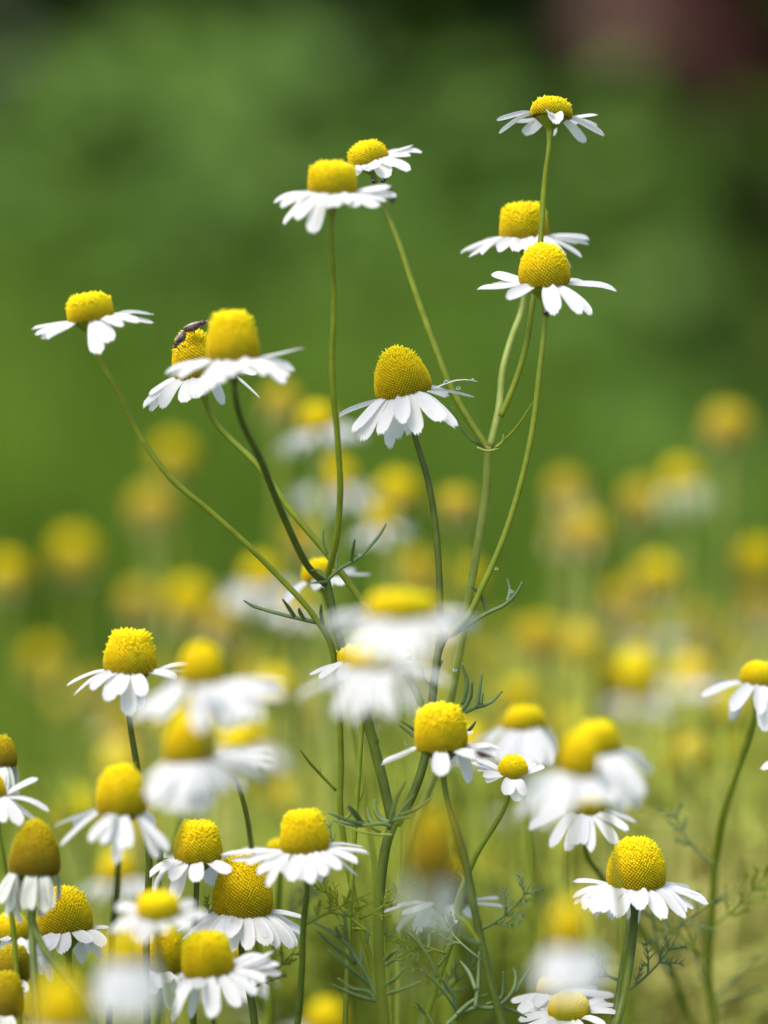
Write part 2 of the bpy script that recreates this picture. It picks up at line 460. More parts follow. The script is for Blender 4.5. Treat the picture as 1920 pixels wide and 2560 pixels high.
def shrub(x, y, rx, ry, h, m, label, group, seed, n=2600, leaf=.05):
    rg = random.Random(seed)
    root = empty("shrub", (x, y, 0)); tag(root, label, "shrub", group)
    cl = []
    for _ in range(46):                                          # leaf clumps through the crown's volume
        a = rg.uniform(0, 6.28); q = math.sqrt(rg.random()); zz = rg.uniform(.04, 1)
        k = math.sqrt(max(0.08, 1 - max(0, zz - .45) ** 2 / .31))
        cl.append((math.cos(a) * q * rx * k, math.sin(a) * q * ry * k, zz * h, rg.uniform(.10, .2)))
    C, S = [], []
    for i in range(n):
        c = rg.choice(cl); v = Vector((rg.gauss(0, 1), rg.gauss(0, 1), rg.gauss(0, .8))).normalized() * c[3] * rg.uniform(.5, 1.05)
        C.append((c[0] + v.x, c[1] + v.y, max(.02, c[2] + v.z))); S.append(leaf * rg.uniform(.6, 1.3))
    V, F = leaf_cards(C, S, rg)
    link("foliage", new_mesh("foliage", V, F, M[m]), root)
    V, F = [], []
    for c in cl[:22]:
        p = spline([[rg.uniform(-.04, .04), rg.uniform(-.04, .04), -.01, .012], [c[0] * .35, c[1] * .35, c[2] * .5, .008], [c[0], c[1], c[2], .003]], 4)
        tube(p, V, F, 6)
    link("stem", new_mesh("stem", V, F, M['bark']), root)

def xw(wx, d): return at(*px('W', wx, 0), d).x
# (picture column, distance, half width, half depth, height, material, label)
SHRUBS = [
    (330, 3.5, .44, .30, .36, 'bright_shrub', "bright yellow-green leafy shrub behind the lone flat flower on the far side of the beetles"),
    (900, 3.7, .46, .30, .50, 'bright_shrub', "bright green leafy shrub behind the two touching upper flower heads"),
    (1250, 3.4, .22, .26, .16, 'bright_shrub', "mid green leafy shrub behind the blurred yellow buds at the picture's edge"),
    (-500, 3.6, .46, .30, .28, 'bright_shrub', "light green shrub whose edge reaches in at the picture's side"),
    (3300, 3.6, .40, .30, .3, 'bright_shrub', "light green shrub mostly beyond the picture's red-brown side"),
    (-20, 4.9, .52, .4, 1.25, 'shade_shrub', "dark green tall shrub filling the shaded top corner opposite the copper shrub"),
    (720, 5.5, .62, .4, 1.3, 'deep_shrub', "dark green tall shrub above the bright shrubs, in the top middle"),
    (1330, 5.3, .45, .4, 1.2, 'deep_shrub', "dark green tall shrub behind the topmost flower"),
    (1960, 4.0, .28, .3, 1.25, 'copper_shrub', "dark red-brown leaved shrub, a blurred patch in the top corner"),
    (2500, 5.0, .6, .4, 1.25, 'deep_shrub', "dark green tall shrub beside the red-brown one, mostly out of view"),
    (-900, 5.2, .6, .4, 1.25, 'deep_shrub', "dark green tall shrub at the end of the row, mostly out of view"),
]
for i, (wx, d, rx, ry, h, m, lab) in enumerate(SHRUBS):
    shrub(xw(wx, d), d, rx, ry, h, m, lab, "shrubs behind the flower meadow", 40 + i, 7000 if m == 'copper_shrub' else 5200 if d < 4 else 4200, .045 if d < 4 else .07)

# ------------------------------------------------------------------ ground cover of thin stems and feathery leaves (nobody could count it)
def field_foliage():
    rg = random.Random(11); V, F = [], []
    def env(x):                                                  # how high (photo row) the haze of stems reaches
        return 1640 + 260 * max(0, min(1, (900 - x) / 900)) - 120 * max(0, min(1, (x - 1200) / 400))
    for i in range(3200):
        d = .98 + 1.75 * rg.random() ** 1.5
        x = rg.uniform(-500, 2420)
        if x < 800 and rg.random() < min(.85, 1.0 * (1 - x / 800)): continue
        y = env(x) + abs(rg.gauss(0, 420)) + max(0, (1.15 - d)) * 1500
        t = at(x, y, d)
        if t.z < .03: continue
        g = Vector((t.x + rg.gauss(0, .03), t.y + rg.gauss(0, .02), 0)); mid = t.lerp(g, .45) + Vector((rg.gauss(0, .01), 0, 0))
        r = rg.uniform(.0007, .0014)
        tube(spline([[*t, r * .5], [*mid, r], [*g, r * 1.3]], 3), V, F, 4)
        for k in range(rg.randint(3, 6)):                        # feathery leaves as fans of threads
            f = rg.uniform(.02, .8); b = Vector(t).lerp(mid, f * 1.2)
            dr = Vector((rg.gauss(0, 1), rg.gauss(0, 1), rg.uniform(.1, .9))).normalized() * rg.uniform(.012, .03)
            for q in range(4):
                e = b + dr * (.5 + .2 * q) + Vector((rg.gauss(0, .006), rg.gauss(0, .006), rg.gauss(0, .006)))
                s0 = b + dr * .15 * q
                tube(np.array([[*s0, .0007], [*((s0 + e) / 2), .0008], [*e, .0003]]), V, F, 3)
    o = link("field_foliage", new_mesh("field_foliage", V, F, M['field'], True)); tag(o, "blurred yellow-green haze of thin stems and feathery leaves", kind="stuff")
field_foliage()

def far_grass():
    rg = random.Random(5); V, F = [], []
    for i in range(8000):
        d = rg.uniform(1.9, 3.45); x = rg.uniform(-.75, .75) * (d / 2.2); h = rg.uniform(.12, .34) * ((1.35 if x < .12 else 1) if d > 2.7 else .65)
        b_ = Vector((x, d, 0)); t = b_ + Vector((rg.gauss(0, .05), rg.gauss(0, .05), h)); m_ = b_.lerp(t, .55) + Vector((0, 0, .02)); w_ = rg.uniform(.003, .007); a = rg.uniform(-.8, .8)
        sd = Vector((math.cos(a), math.sin(a), 0)) * w_; k = len(V)
        V += [b_ - sd, b_ + sd, m_ - sd * .8, m_ + sd * .8, t]; F += [(k, k + 1, k + 3, k + 2), (k + 2, k + 3, k + 4)]
    o = link("grass", new_mesh("grass", V, F, M['grass'])); tag(o, "blurred bright green grass between the flowers and the shrubs", kind="stuff")
M['grass'] = green("meadow_grass", [(0.32, (0.085, 0.165, 0.010)), (0.68, (0.15, 0.26, 0.016))], 6, 0.3)
far_grass()

def far_blossoms():
    rg = random.Random(8); V, F, MI = [], [], []
    for i in range(360):                                         # a far mass of flowers that reads as flecks of colour
        d = rg.uniform(1.0, 1.6); x = rg.uniform(-500, 2420); y = 1600 + abs(rg.gauss(0, 620)) + 200 * max(0, (1000 - x) / 1000) + rg.uniform(-90, 160)
        if x < 900 and rg.random() < .65 * (1 - x / 900): continue
        c = at(x, y, d)
        if c.z < .05: continue
        ty = rg.choice((0, 0, 1, 1, 1)); r = rg.uniform(.0035, .0055)
        for lv, (rr, hh, z0, mi) in enumerate(((1, 1.6, 0, ty), (1.9, .5, -.3, 3 if ty != 2 else 2))):
            if lv == 1 and rg.random() < .75: continue
            k = len(V)
            for q, (f_, zz) in enumerate(((1, 0), (.9, .5), (.5, .9), (.05, 1))):
                for j in range(8):
                    a = j * math.pi / 4; V.append((c.x + math.cos(a) * r * rr * f_, c.y + math.sin(a) * r * rr * f_, c.z + z0 * r + zz * r * hh))
            for q in range(3):
                for j in range(8): F.append((k + q * 8 + j, k + q * 8 + (j + 1) % 8, k + q * 8 + 8 + (j + 1) % 8, k + q * 8 + 8 + j)); MI.append(mi)
            F.append(tuple(k + j for j in reversed(range(8)))); MI.append(mi)
        k = len(V); path = spline([[c.x, c.y, c.z, .0009], [c.x + rg.gauss(0, .01), c.y, c.z * .5, .001], [c.x + rg.gauss(0, .02), c.y, 0, .0012]], 3)
        n0 = len(F); tube(path, V, F, 4); MI += [4] * (len(F) - n0)
    me = new_mesh("far_blossoms", V, F)
    for m in ('disc', 'tan', 'faded_petal', 'petal', 'pale_stem'): me.materials.append(M[m])
    me.polygons.foreach_set("material_index", MI)
    a = me.attributes.new("ripe_shade", 'FLOAT', 'POINT'); a.data.foreach_set("value", np.full(len(me.vertices), .6, dtype=np.float32)); me.update()
    o = link("far_blossoms", me); tag(o, "far mass of yellow, tan and white flecks of blossom in the meadow", kind="stuff")
far_blossoms()

# ------------------------------------------------------------------ the flowers near the focus, one plant each
f, b, s_ = 'f', 'b', 's'
PL = {}; HEADCURVES = {}
def plant(label, heads, stems, leaves=(), group="chamomile plants in the near bed", ground=None, feathers=()):
    seed = len(PL) + 1; rg = random.Random(seed * 13)
    first = heads[0][1]
    q = stems[-1] if stems else None
    X, Y = px(first['c'], (first['disc'][0] + first['disc'][1]) / 2, first['disc'][3]); p = at(X, Y, first['d'])
    root_loc = Vector((p.x, p.y, 0))
    if ground: gx = at(*px('W', ground, 2212), first['d']); root_loc = Vector((gx.x, gx.y, 0))
    root = empty("chamomile_plant", root_loc); tag(root, label, "chamomile", group)
    ends = {}
    for i, (nm, spec) in enumerate(heads):
        end, ax, rs, cv = make_head(root, root_loc, spec, seed * 100 + i); ends[nm] = (end, ax, rs, spec)
        HEADCURVES[nm] = cv
    used = set()
    for st in stems:
        pts = list(st['pts']); c = st.get('c', 'W'); m = M[st.get('m', 'stem')]
        r0, r1 = st.get('r', (7, 9)); rows = []
        d0 = st.get('d0', .8); d1 = st.get('d1', d0)
        if st.get('head'):
            end, ax, rs, spec = ends[st['head']]; used.add(st['head']); d0 = spec['d']
            rows = [[*(end + ax * .002), r0 * K * d0], [*(end - ax * .001), r0 * K * d0]]
        path = px_path(c, pts, d0, d1, r0, r1).tolist()
        if rows:
            while len(path) > 2 and path[0][2] > rows[1][2] - .006: path.pop(0)
        path = rows + path
        if st.get('ground', False): path += ground_path(path[-1], rg)
        add_stem(root, root_loc, path, m, st.get('name', 'stem'))
    for nm, (end, ax, rs, spec) in ends.items():
        if nm not in used: add_stem(root, root_loc, (back_path(end, ax, rs, rg, spec['lean']) if 'lean' in spec else down_path(end, ax, rs, rg)), M[spec.get('stem', 'stem')])
    for lf in leaves: add_leaf(root, root_loc, lf['s'], lf.get('m', 'leaf'), lf.get('d', .8), lf.get('r', 5.0))
    for (X, Y, ang, ln) in feathers:
        q = at(*px('W', X, Y), first['d'] + .006); V, F = [], []
        def grow(p, dr, L_, r_, lvl):
            path = [[*p, r_]]; v = dr.copy(); sd = Vector((rg.uniform(-1, 1), rg.uniform(-1, 1), rg.uniform(-.4, 1))).normalized()
            for i in range(1, 6):
                v = (v + sd * .12 + Vector((0, 0, .05))).normalized(); p = p + v * L_ / 5; path.append([*p, r_ * (1 - .13 * i)])
                if lvl < 2 and i < 5:
                    for sg_ in (-1, 1):
                        if rg.random() < .8:
                            o = v.cross(CF).normalized() * sg_; dd_ = (v * .8 + o * rg.uniform(.5, .9) + CF * rg.uniform(-.5, .5)).normalized()
                            grow(p.copy(), dd_, L_ * rg.uniform(.28, .5) * (1 - .1 * i), r_ * .8, lvl + 1)
            pp = spline(path, 3); pp[:, :3] -= np.array(root_loc); tube(pp, V, F, 5, .7)
        grow(q, (CR * math.cos(R_(ang)) + CU * math.sin(R_(ang)) + CF * rg.uniform(-.3, .3)).normalized(), ln, .00030, 0)
        add = link("leaf", new_mesh("leaf", V, F, M['leaf'] if rg.random() < .6 else M['stem']), root)
    PL[label] = root
    return root

# --- tall dark-stemmed plant
plant("tall thick dark-stemmed chamomile branching to the large central cone and the beetles' flower",
  [("cone", dict(c='E', d=.80, disc=(487, 1083, 100, 612), sx=14, roll=-13, tilt=5, shape='cone', n=760, rs=9, stem='dark_stem', reach=190, hk=1.0, tips=[
      (110, 855, s_, 26), (265, 985, f, 36), (330, 1065, b, 26), (385, 1085, f, 38), (560, 1022, f, 36), (660, 1152, b, 32), (720, 1042, b, 34), (780, 905, f, 40), (845, 1012, b, 32),
      (945, 1020, f, 40), (1175, 888, f, 40), (1325, 930, f, 34), (1240, 612, b, 32), (1500, 622, s_, 22), (1545, 460, b, 24)])),
   ("front", dict(c='A', d=.795, disc=(580, 1050, 1440, 1815), roll=-1, tilt=9, shape='egg', n=560, rs=7, reach=168, tips=[
      (345, 1700, b, 38), (355, 1800, b, 30), (220, 1852, s_, 30), (478, 1968, f, 34), (893, 2105, f, 44), (935, 1990, b, 20), (1122, 2088, f, 36), (1218, 2098, f, 34), (1235, 1785, b, 34), (1465, 1862, s_, 30)])),
   ("beetles", dict(c='D', d=.802, disc=(362, 838, 222, 668), roll=-13, tilt=9, shape='cone', n=620, rs=8, stem='stem', reach=150, tips=[
      (125, 848, s_, 24), (70, 970, f, 36), (145, 1000, f, 36), (280, 980, f, 38), (480, 936, f, 38), (590, 893, f, 38), (650, 870, f, 34), (1162, 875, b, 18), (1130, 632, b, 30), (800, 930, b, 26), (1000, 560, b, 30)])),
   ("pale_cyl", dict(fill=True, c='D', d=.770, disc=(675, 1162, 85, 535), roll=-3, tilt=5, shape='taper', n=520, rs=7, reach=165, stem='dark_stem', tips=[
      (296, 655, s_, 34), (335, 695, f, 30), (430, 692, f, 30), (640, 850, f, 36), (700, 800, f, 36), (790, 742, f, 38), (900, 685, f, 38), (1010, 660, f, 38), (1075, 622, f, 32), (1400, 738, f, 32), (1480, 622, f, 38), (1420, 550, b, 34), (1567, 425, b, 26), (1420, 690, b, 28)])),
   ("bug_flower", dict(fill=True, c='B', d=.778, disc=(375, 872, 335, 640), roll=2, tilt=5, shape='flat', n=420, rs=8, reach=150, tips=[
      (30, 725, s_, 26), (110, 800, f, 32), (130, 945, f, 30), (430, 1058, f, 38), (550, 818, f, 38), (670, 805, f, 38), (790, 778, f, 36), (900, 795, f, 34), (1098, 785, f, 30), (1270, 682, f, 34), (1220, 572, b, 24), (230, 650, b, 30), (690, 345, b, 26)]))],
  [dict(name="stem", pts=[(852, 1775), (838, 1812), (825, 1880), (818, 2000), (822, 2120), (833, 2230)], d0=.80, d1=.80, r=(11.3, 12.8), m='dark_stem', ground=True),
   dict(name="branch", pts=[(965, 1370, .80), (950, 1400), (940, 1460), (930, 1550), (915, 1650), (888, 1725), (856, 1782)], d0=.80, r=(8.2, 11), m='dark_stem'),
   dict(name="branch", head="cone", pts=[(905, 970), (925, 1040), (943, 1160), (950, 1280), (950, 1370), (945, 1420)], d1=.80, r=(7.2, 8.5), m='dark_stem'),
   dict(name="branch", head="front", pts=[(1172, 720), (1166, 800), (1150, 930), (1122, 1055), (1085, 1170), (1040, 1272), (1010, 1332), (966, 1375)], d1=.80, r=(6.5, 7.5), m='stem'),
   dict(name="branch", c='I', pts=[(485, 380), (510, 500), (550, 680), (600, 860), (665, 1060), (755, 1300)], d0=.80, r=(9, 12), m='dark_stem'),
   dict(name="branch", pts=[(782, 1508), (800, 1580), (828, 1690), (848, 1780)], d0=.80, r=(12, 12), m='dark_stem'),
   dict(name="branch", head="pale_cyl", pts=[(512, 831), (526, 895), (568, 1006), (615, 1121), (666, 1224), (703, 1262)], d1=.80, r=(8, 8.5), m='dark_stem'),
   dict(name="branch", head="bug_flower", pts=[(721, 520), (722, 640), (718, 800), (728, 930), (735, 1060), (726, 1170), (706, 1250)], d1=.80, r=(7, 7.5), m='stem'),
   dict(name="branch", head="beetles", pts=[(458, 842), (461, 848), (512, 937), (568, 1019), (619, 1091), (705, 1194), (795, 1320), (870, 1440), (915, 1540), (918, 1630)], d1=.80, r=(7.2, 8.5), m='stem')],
  [dict(s=[('I', [(1190, 690), (1260, 645), (1380, 570), (1490, 515), (1550, 455), (1582, 392)]), ('I', [(1385, 565), (1362, 490), (1330, 445), (1295, 413)]), ('I', [(1500, 500), (1512, 440), (1497, 368)]), ('I', [(1195, 695), (1140, 675), (1095, 650)])], r=6.2),
   dict(s=[('I', [(1180, 1180), (1240, 1135), (1310, 1100), (1400, 1070), (1470, 1003)]), ('I', [(1325, 1098), (1342, 1000), (1356, 900)]), ('I', [(1350, 1080), (1362, 1010)])], r=6.0),
   dict(s=[('I', [(1180, 1190), (1240, 1120), (1290, 1040), (1300, 945)]), ('I', [(1250, 1080), (1272, 960), (1243, 848)])], r=7.0),
   dict(s=[('I', [(1130, 830), (1060, 960), (1040, 940), (1020, 868)]), ('I', [(1280, 1225), (1300, 1205), (1322, 1172)])], r=5.5),
   dict(s=[('I', [(1020, 1300), (985, 1232), (900, 1168)]), ('I', [(1020, 1300), (980, 1262), (892, 1195)])], r=5.5),
   dict(s=[('I', [(500, 650), (460, 630), (350, 602), (250, 578), (130, 545), (70, 525), (20, 495)]), ('I', [(305, 585), (272, 535), (238, 488)]), ('I', [(360, 602), (335, 560), (331, 538)]), ('I', [(420, 612), (385, 568)]), ('I', [(465, 632), (455, 570), (455, 518)])], r=6.0),
   dict(s=[('I', [(490, 380), (570, 312), (650, 268), (730, 192), (790, 118), (820, 64)]), ('I', [(625, 280), (633, 215), (642, 153)]), ('I', [(490, 385), (535, 330), (546, 230)])], r=5.0, d=.795),
   dict(s=[('I', [(485, 375), (440, 325), (395, 330)]), ('I', [(490, 390), (430, 395), (390, 398)]), ('I', [(490, 240), (470, 170), (470, 95)])], r=4.0, d=.79),
   dict(s=[('R', [(510, 300), (470, 285), (330, 295), (220, 282), (138, 263)]), ('R', [(350, 292), (240, 262), (108, 214)]), ('R', [(335, 275), (280, 232), (222, 163)]), ('R', [(325, 270), (270, 200), (235, 165)]), ('R', [(440, 340), (370, 300)])], r=6.0, d=.79),
   dict(s=[('R', [(520, 355), (420, 352), (300, 330), (165, 280)])], r=4.0, d=.788, m='pale_stem'),
   dict(s=[('R', [(500, 275), (450, 255), (410, 195), (410, 122)]), ('R', [(400, 285), (370, 245), (358, 175)])], r=7.5, d=.79),
   dict(s=[('R', [(500, 320), (520, 220), (545, 130), (610, 10)]), ('R', [(505, 270), (570, 250), (640, 240)]), ('R', [(560, 230), (660, 195), (775, 117)]), ('R', [(540, 250), (600, 170), (665, 95)])], r=6.5, d=.792),
   dict(s=[('P', [(440, 670), (400, 565), (325, 435), (250, 320), (150, 232), (5, 155)]), ('P', [(305, 440), (150, 312), (20, 207)]), ('P', [(410, 600), (330, 530), (235, 450), (110, 350)]), ('P', [(240, 310), (185, 240), (165, 180)]), ('P', [(335, 435), (342, 345)]), ('P', [(245, 315), (235, 200), (224, 75)])], r=6.5, d=.788),
   dict(s=[('P', [(440, 690), (380, 630), (290, 615), (180, 540)]), ('P', [(440, 700), (290, 655), (140, 585)])], r=6.0, d=.788),
   dict(s=[('P', [(500, 590), (590, 530), (642, 463)]), ('P', [(515, 650), (640, 610), (750, 565)]), ('P', [(500, 420), (550, 370), (602, 340)]), ('P', [(372, 290), (385, 240), (390, 172)])], r=6.0, d=.79)], ground=833, feathers=[(820, 2030, 150, 0.016), (822, 2090, 25, 0.014)])

# --- thin light stem with the lone flower
plant("thin light green chamomile stem bowing out to the lone flat flower",
  [("lone", dict(c='C', d=.787, disc=(542, 1103, 92, 398), roll=-9, tilt=3, shape='flat', n=420, rs=7, reach=152, tips=[
      (115, 512, s_, 26), (180, 580, f, 30), (240, 628, f, 30), (312, 648, f, 28), (940, 815, f, 39), (1090, 665, f, 40), (1222, 495, f, 24), (1560, 300, b, 30), (1558, 415, f, 26), (1400, 430, f, 28), (300, 490, b, 28), (1350, 290, b, 28)]))],
  [dict(head="lone", pts=[(228, 775), (256, 848), (303, 944), (367, 1031), (453, 1104), (534, 1177), (598, 1241), (685, 1340), (714, 1390), (726, 1470), (734, 1560), (737, 1640), (735, 1740), (748, 1850), (775, 1980), (805, 2090), (838, 2240)], d1=.815, r=(6.5, 7.5), m='stem', ground=True)],
  [dict(s=[('S', [(485, 1570), (400, 1482), (345, 1420), (303, 1363)]), ('S', [(405, 1485), (397, 1430)])], d=.805, r=4.5, m='stem'),
   dict(s=[('S', [(500, 1740), (550, 1700), (605, 1615), (637, 1490)]), ('S', [(580, 1645), (582, 1565)])], d=.805, r=4.5, m='stem')], ground=845, feathers=[(748, 1850, 150, 0.013), (775, 1985, 20, 0.012)])

# --- pale plant with three heads
plant("pale-stemmed chamomile forking to the topmost flower and the small tilted upper one",
  [("topmost", dict(c='A', d=.803, disc=(682, 1070, 98, 268), roll=4, tilt=-6, shape='dome', n=360, rs=7, reach=135, tips=[
      (382, 300, s_, 22), (405, 412, f, 28), (655, 400, b, 34), (915, 362, f, 38), (900, 408, b, 24), (1190, 474, b, 28), (1357, 432, f, 28), (1303, 345, b, 24), (1298, 226, b, 28), (560, 290, b, 26), (1120, 300, b, 26), (840, 262, f, 22)])),
   ("hidden", dict(fill=True, c='A', d=.818, disc=(408, 852, 1075, 1392), roll=-2, tilt=0, shape='block', n=440, rs=8, reach=152, tips=[
      (58, 1515, s_, 26), (130, 1547, f, 30), (395, 1530, f, 32), (655, 1522, f, 38), (1213, 1395, b, 26), (1212, 1442, f, 28), (1145, 1562, f, 24), (1052, 1645, f, 30), (250, 1440, b, 28), (1000, 1380, b, 28)])),
   ("small_upper", dict(c='B', d=.812, disc=(800, 1222, 110, 318), roll=-17, tilt=10, shape='dome', n=360, rs=7, reach=120, tips=[
      (1318, 150, b, 20), (1450, 132, b, 18), (1545, 205, s_, 22), (1430, 255, s_, 26), (1405, 422, f, 36), (1220, 482, f, 40), (1290, 372, f, 28), (990, 440, f, 30), (1080, 405, f, 30), (858, 478, f, 26), (700, 348, s_, 26), (900, 430, f, 28)]))],
  [dict(pts=[(1055, 962), (1050, 1060), (1030, 1190), (1008, 1315), (995, 1400), (980, 1480), (968, 1545), (950, 1640), (915, 1740), (880, 1850), (868, 2000), (860, 2230)], d0=.806, d1=.83, r=(9.5, 8), m='pale_stem', ground=True),
   dict(name="branch", head="small_upper", pts=[(830, 440), (860, 520), (893, 620), (940, 750), (975, 840), (1018, 915), (1055, 970)], d1=.806, r=(6.5, 8), m='stem'),
   dict(name="branch", head="hidden", pts=[(1124, 600), (1128, 665), (1105, 730), (1086, 800), (1078, 880), (1058, 965)], d1=.806, r=(6.8, 9), m='pale_stem'),
   dict(name="branch", head="topmost", pts=[(1180, 310), (1176, 400), (1168, 520), (1160, 600), (1150, 660), (1138, 740), (1115, 820), (1082, 900)], d1=.806, r=(6.2, 7), m='stem')],
  [dict(s=[('W', [(1060, 975), (1110, 930), (1152, 868)])], r=3.6, m='stem', d=.806), dict(s=[('W', [(1050, 970), (1010, 942), (975, 878)])], r=4.2, m='leaf', d=.808),
   dict(s=[('W', [(1030, 967), (1052, 974), (1080, 968)]), ('W', [(1072, 966), (1085, 955), (1088, 938)])], r=4.5, m='pale_stem', d=.796)], ground=860)

# --- single-stem flowers
plant("small yellow and white flower half hidden behind the crossing dark and light stems",
  [("crossed", dict(c='I', d=.83, disc=(352, 565, 268, 385), roll=-12, tilt=0, shape='dome', n=300, rs=6, reach=120, tips=[(252, 465, s_, 26), (272, 502, f, 28), (430, 428, f, 28), (510, 416, f, 28), (575, 405, f, 28), (725, 345, s_, 28), (640, 330, b, 26), (300, 430, b, 28)]))], [])
plant("strongly blurred wide flower with two yellow lumps, floating across the dark branches",
  [("blurred_wide", dict(keep=True, fill=True, c='I', d=.685, disc=(715, 1095, 470, 600), roll=0, tilt=0, shape='flat', n=260, pw=42, reach=185, tips=[(475, 620, s_), (500, 680, f), (575, 730, f), (650, 780, f), (740, 815, f), (830, 840, f), (930, 860, f), (1050, 790, f), (1150, 710, f), (1320, 625, s_), (1250, 560, b), (560, 570, b)]))], [])
plant("blurred flat flower with long white petals just under the wide blurred one",
  [("blurred_flat", dict(keep=True, c='I', d=.708, disc=(600, 885, 790, 872), roll=0, tilt=3, shape='flat', n=240, pw=40, reach=185, tips=[(330, 1055, s_), (480, 1000, b), (540, 1135, f), (640, 1150, f), (740, 1115, f), (840, 1135, f), (960, 1095, f), (1075, 1060, f), (1160, 965, s_), (1000, 920, b)]))], [])
plant("sharp flower with an orange-yellow edge peeping out behind the two blurred white ones",
  [("peeping", dict(c='I', d=.80, disc=(545, 870, 765, 858), roll=4, tilt=0, shape='flat', n=320, reach=150, tips=[(398, 905, s_, 26), (448, 922, f, 26), (562, 928, f, 34), (700, 960, f), (800, 950, f), (958, 800, b, 22), (968, 836, s_, 22), (900, 900, f)]))], [])
plant("flower with a flat-topped tapered cone and drooping petals beside the blurred taller one",
  [("tapered", dict(c='F', d=.79, disc=(310, 688, 82, 372), roll=2, tilt=4, shape='taper', n=540, rs=7, stem='dark_stem', reach=150, tips=[(48, 472, s_, 26), (105, 527, f, 28), (250, 480, f, 34), (360, 566, f, 38), (440, 515, f, 34), (505, 668, f, 40), (610, 520, f, 36), (828, 415, f, 32), (938, 325, b, 24), (915, 355, b, 20), (560, 640, b, 30)]))],
  [dict(head="tapered", pts=[(290, 1560), (295, 1650), (308, 1750), (322, 1850), (320, 1930), (316, 2050), (318, 2230)], d1=.80, r=(7.5, 8.5), m='dark_stem', ground=True)])
plant("blurred tall-coned flower with broad white petals, partly covering the tapered one",
  [("blurred_tall", dict(lean=0.0045, c='F', d=.715, disc=(850, 1160, 170, 455), roll=2, tilt=6, shape='egg', n=320, pw=46, reach=190, tips=[(540, 690, f, 56), (700, 690, f, 46), (1000, 770, f, 46), (1200, 750, f, 50), (1330, 722, f, 50), (1430, 690, f, 44), (1600, 545, s_, 50), (1590, 450, b, 46), (1480, 560, f), (760, 520, b), (1080, 560, f)]))], [])
plant("blurred flower with a dense greyish petal skirt, under the blurred tall-coned one",
  [("blurred_skirt", dict(lean=-0.011, c='F', d=.73, disc=(745, 1100, 660, 1012), roll=0, tilt=4, shape='cone', n=320, pw=40, reach=190, tips=[(610, 1150, s_), (640, 1230, f), (700, 1290, f), (790, 1330, f), (880, 1350, f), (1000, 1350, f), (1090, 1310, f), (1190, 1200, f), (1320, 1190, f), (1450, 1140, f), (1510, 1030, s_), (1490, 960, b), (1280, 1000, b), (930, 1230, f), (1040, 1220, f)]))], [])
plant("flower with a blunt yellow head and a dark insect caught under its petals",
  [("insect", dict(c='G', d=.785, disc=(252, 552, 100, 348), roll=-4, tilt=6, shape='block', n=520, rs=7, stem='dark_stem', reach=140, tips=[(64, 450, s_, 34), (395, 488, f, 44), (560, 555, b, 34), (600, 385, f, 38), (740, 358, s_, 26), (715, 385, f, 28), (690, 330, b, 30), (578, 258, b, 22), (480, 460, b, 30)]))],
  [dict(head="insect", pts=[(972, 1680), (985, 1745), (1003, 1850), (1030, 1990), (1060, 2120), (1090, 2230)], d1=.785, r=(7.5, 10), m='dark_stem', ground=True)],
  [dict(s=[('P', [(1165, 300), (1085, 280), (1020, 200), (960, 135), (890, 20)])], r=7, d=.775, m='leaf'), dict(s=[('R', [(1085, 1050), (1000, 930), (940, 870), (960, 720), (985, 640), (920, 580)])], r=5, d=.78, m='stem'),
   dict(s=[('P', [(925, 870), (1000, 800), (1130, 745), (1270, 740), (1340, 690), (1400, 600), (1410, 540), (1393, 468)]), ('P', [(1130, 745), (1147, 600), (1157, 352)]), ('P', [(1132, 620), (1085, 500), (1024, 420)]), ('P', [(1000, 790), (1100, 705), (1210, 650)])], r=6.5, d=.788),
   dict(s=[('P', [(1270, 740), (1345, 690), (1400, 610), (1412, 490)]), ('P', [(1205, 725), (1310, 670), (1325, 560), (1325, 495)]), ('P', [(1310, 735), (1400, 770), (1485, 812)]), ('P', [(1400, 640), (1450, 560), (1505, 475)])], r=6.0, d=.795)], ground=1095, feathers=[(1035, 2010, 20, 0.014), (1050, 2080, 150, 0.014)])
plant("tiny domed flower with short petals, tucked against the flower with the dark insect",
  [("tiny", dict(c='G', d=.80, disc=(722, 893, 395, 498), roll=8, tilt=16, shape='dome', n=340, rs=6, reach=92, pw=30, tips=[(578, 430, s_, 24), (615, 472, f, 28), (640, 503, f, 28), (652, 525, f, 28), (770, 605, f, 34), (825, 638, f, 32), (868, 605, f, 26), (992, 458, s_, 20), (942, 440, b, 20), (915, 420, b, 20), (600, 410, b, 24)]))],
  [dict(head="tiny", pts=[(1087, 1722), (1060, 1785), (1020, 1865), (998, 1930), (985, 2000), (962, 2070), (930, 2170), (912, 2235)], d1=.81, r=(6.5, 8), m='stem', ground=True)],
  [dict(s=[('P', [(865, 535), (810, 405), (720, 282), (617, 204)]), ('P', [(795, 375), (808, 300), (810, 226)]), ('P', [(720, 285), (690, 240), (670, 205)])], r=6.0, d=.805), dict(s=[('P', [(1000, 830), (1000, 770), (960, 700), (860, 575), (752, 477)]), ('P', [(1000, 790), (980, 665), (930, 590), (888, 540)])], r=6.0, d=.802),
   dict(s=[('P', [(840, 865), (790, 790), (685, 718)]), ('P', [(790, 795), (750, 750), (725, 708)]), ('P', [(870, 460), (935, 378)])], r=6, d=.80)], ground=912, feathers=[(965, 2060, 160, 0.012)])
plant("soft flower with a low yellow head and merged white petals behind the tiny domed one",
  [("soft_low", dict(c='G', d=.862, disc=(758, 998, 112, 236), roll=-3, tilt=4, shape='dome', n=260, reach=160, pw=44, tips=[(660, 345, s_), (710, 400, f), (760, 440, f), (830, 440, f), (900, 440, f), (960, 430, f), (1020, 430, f), (1060, 400, s_), (620, 310, b)]))], [])
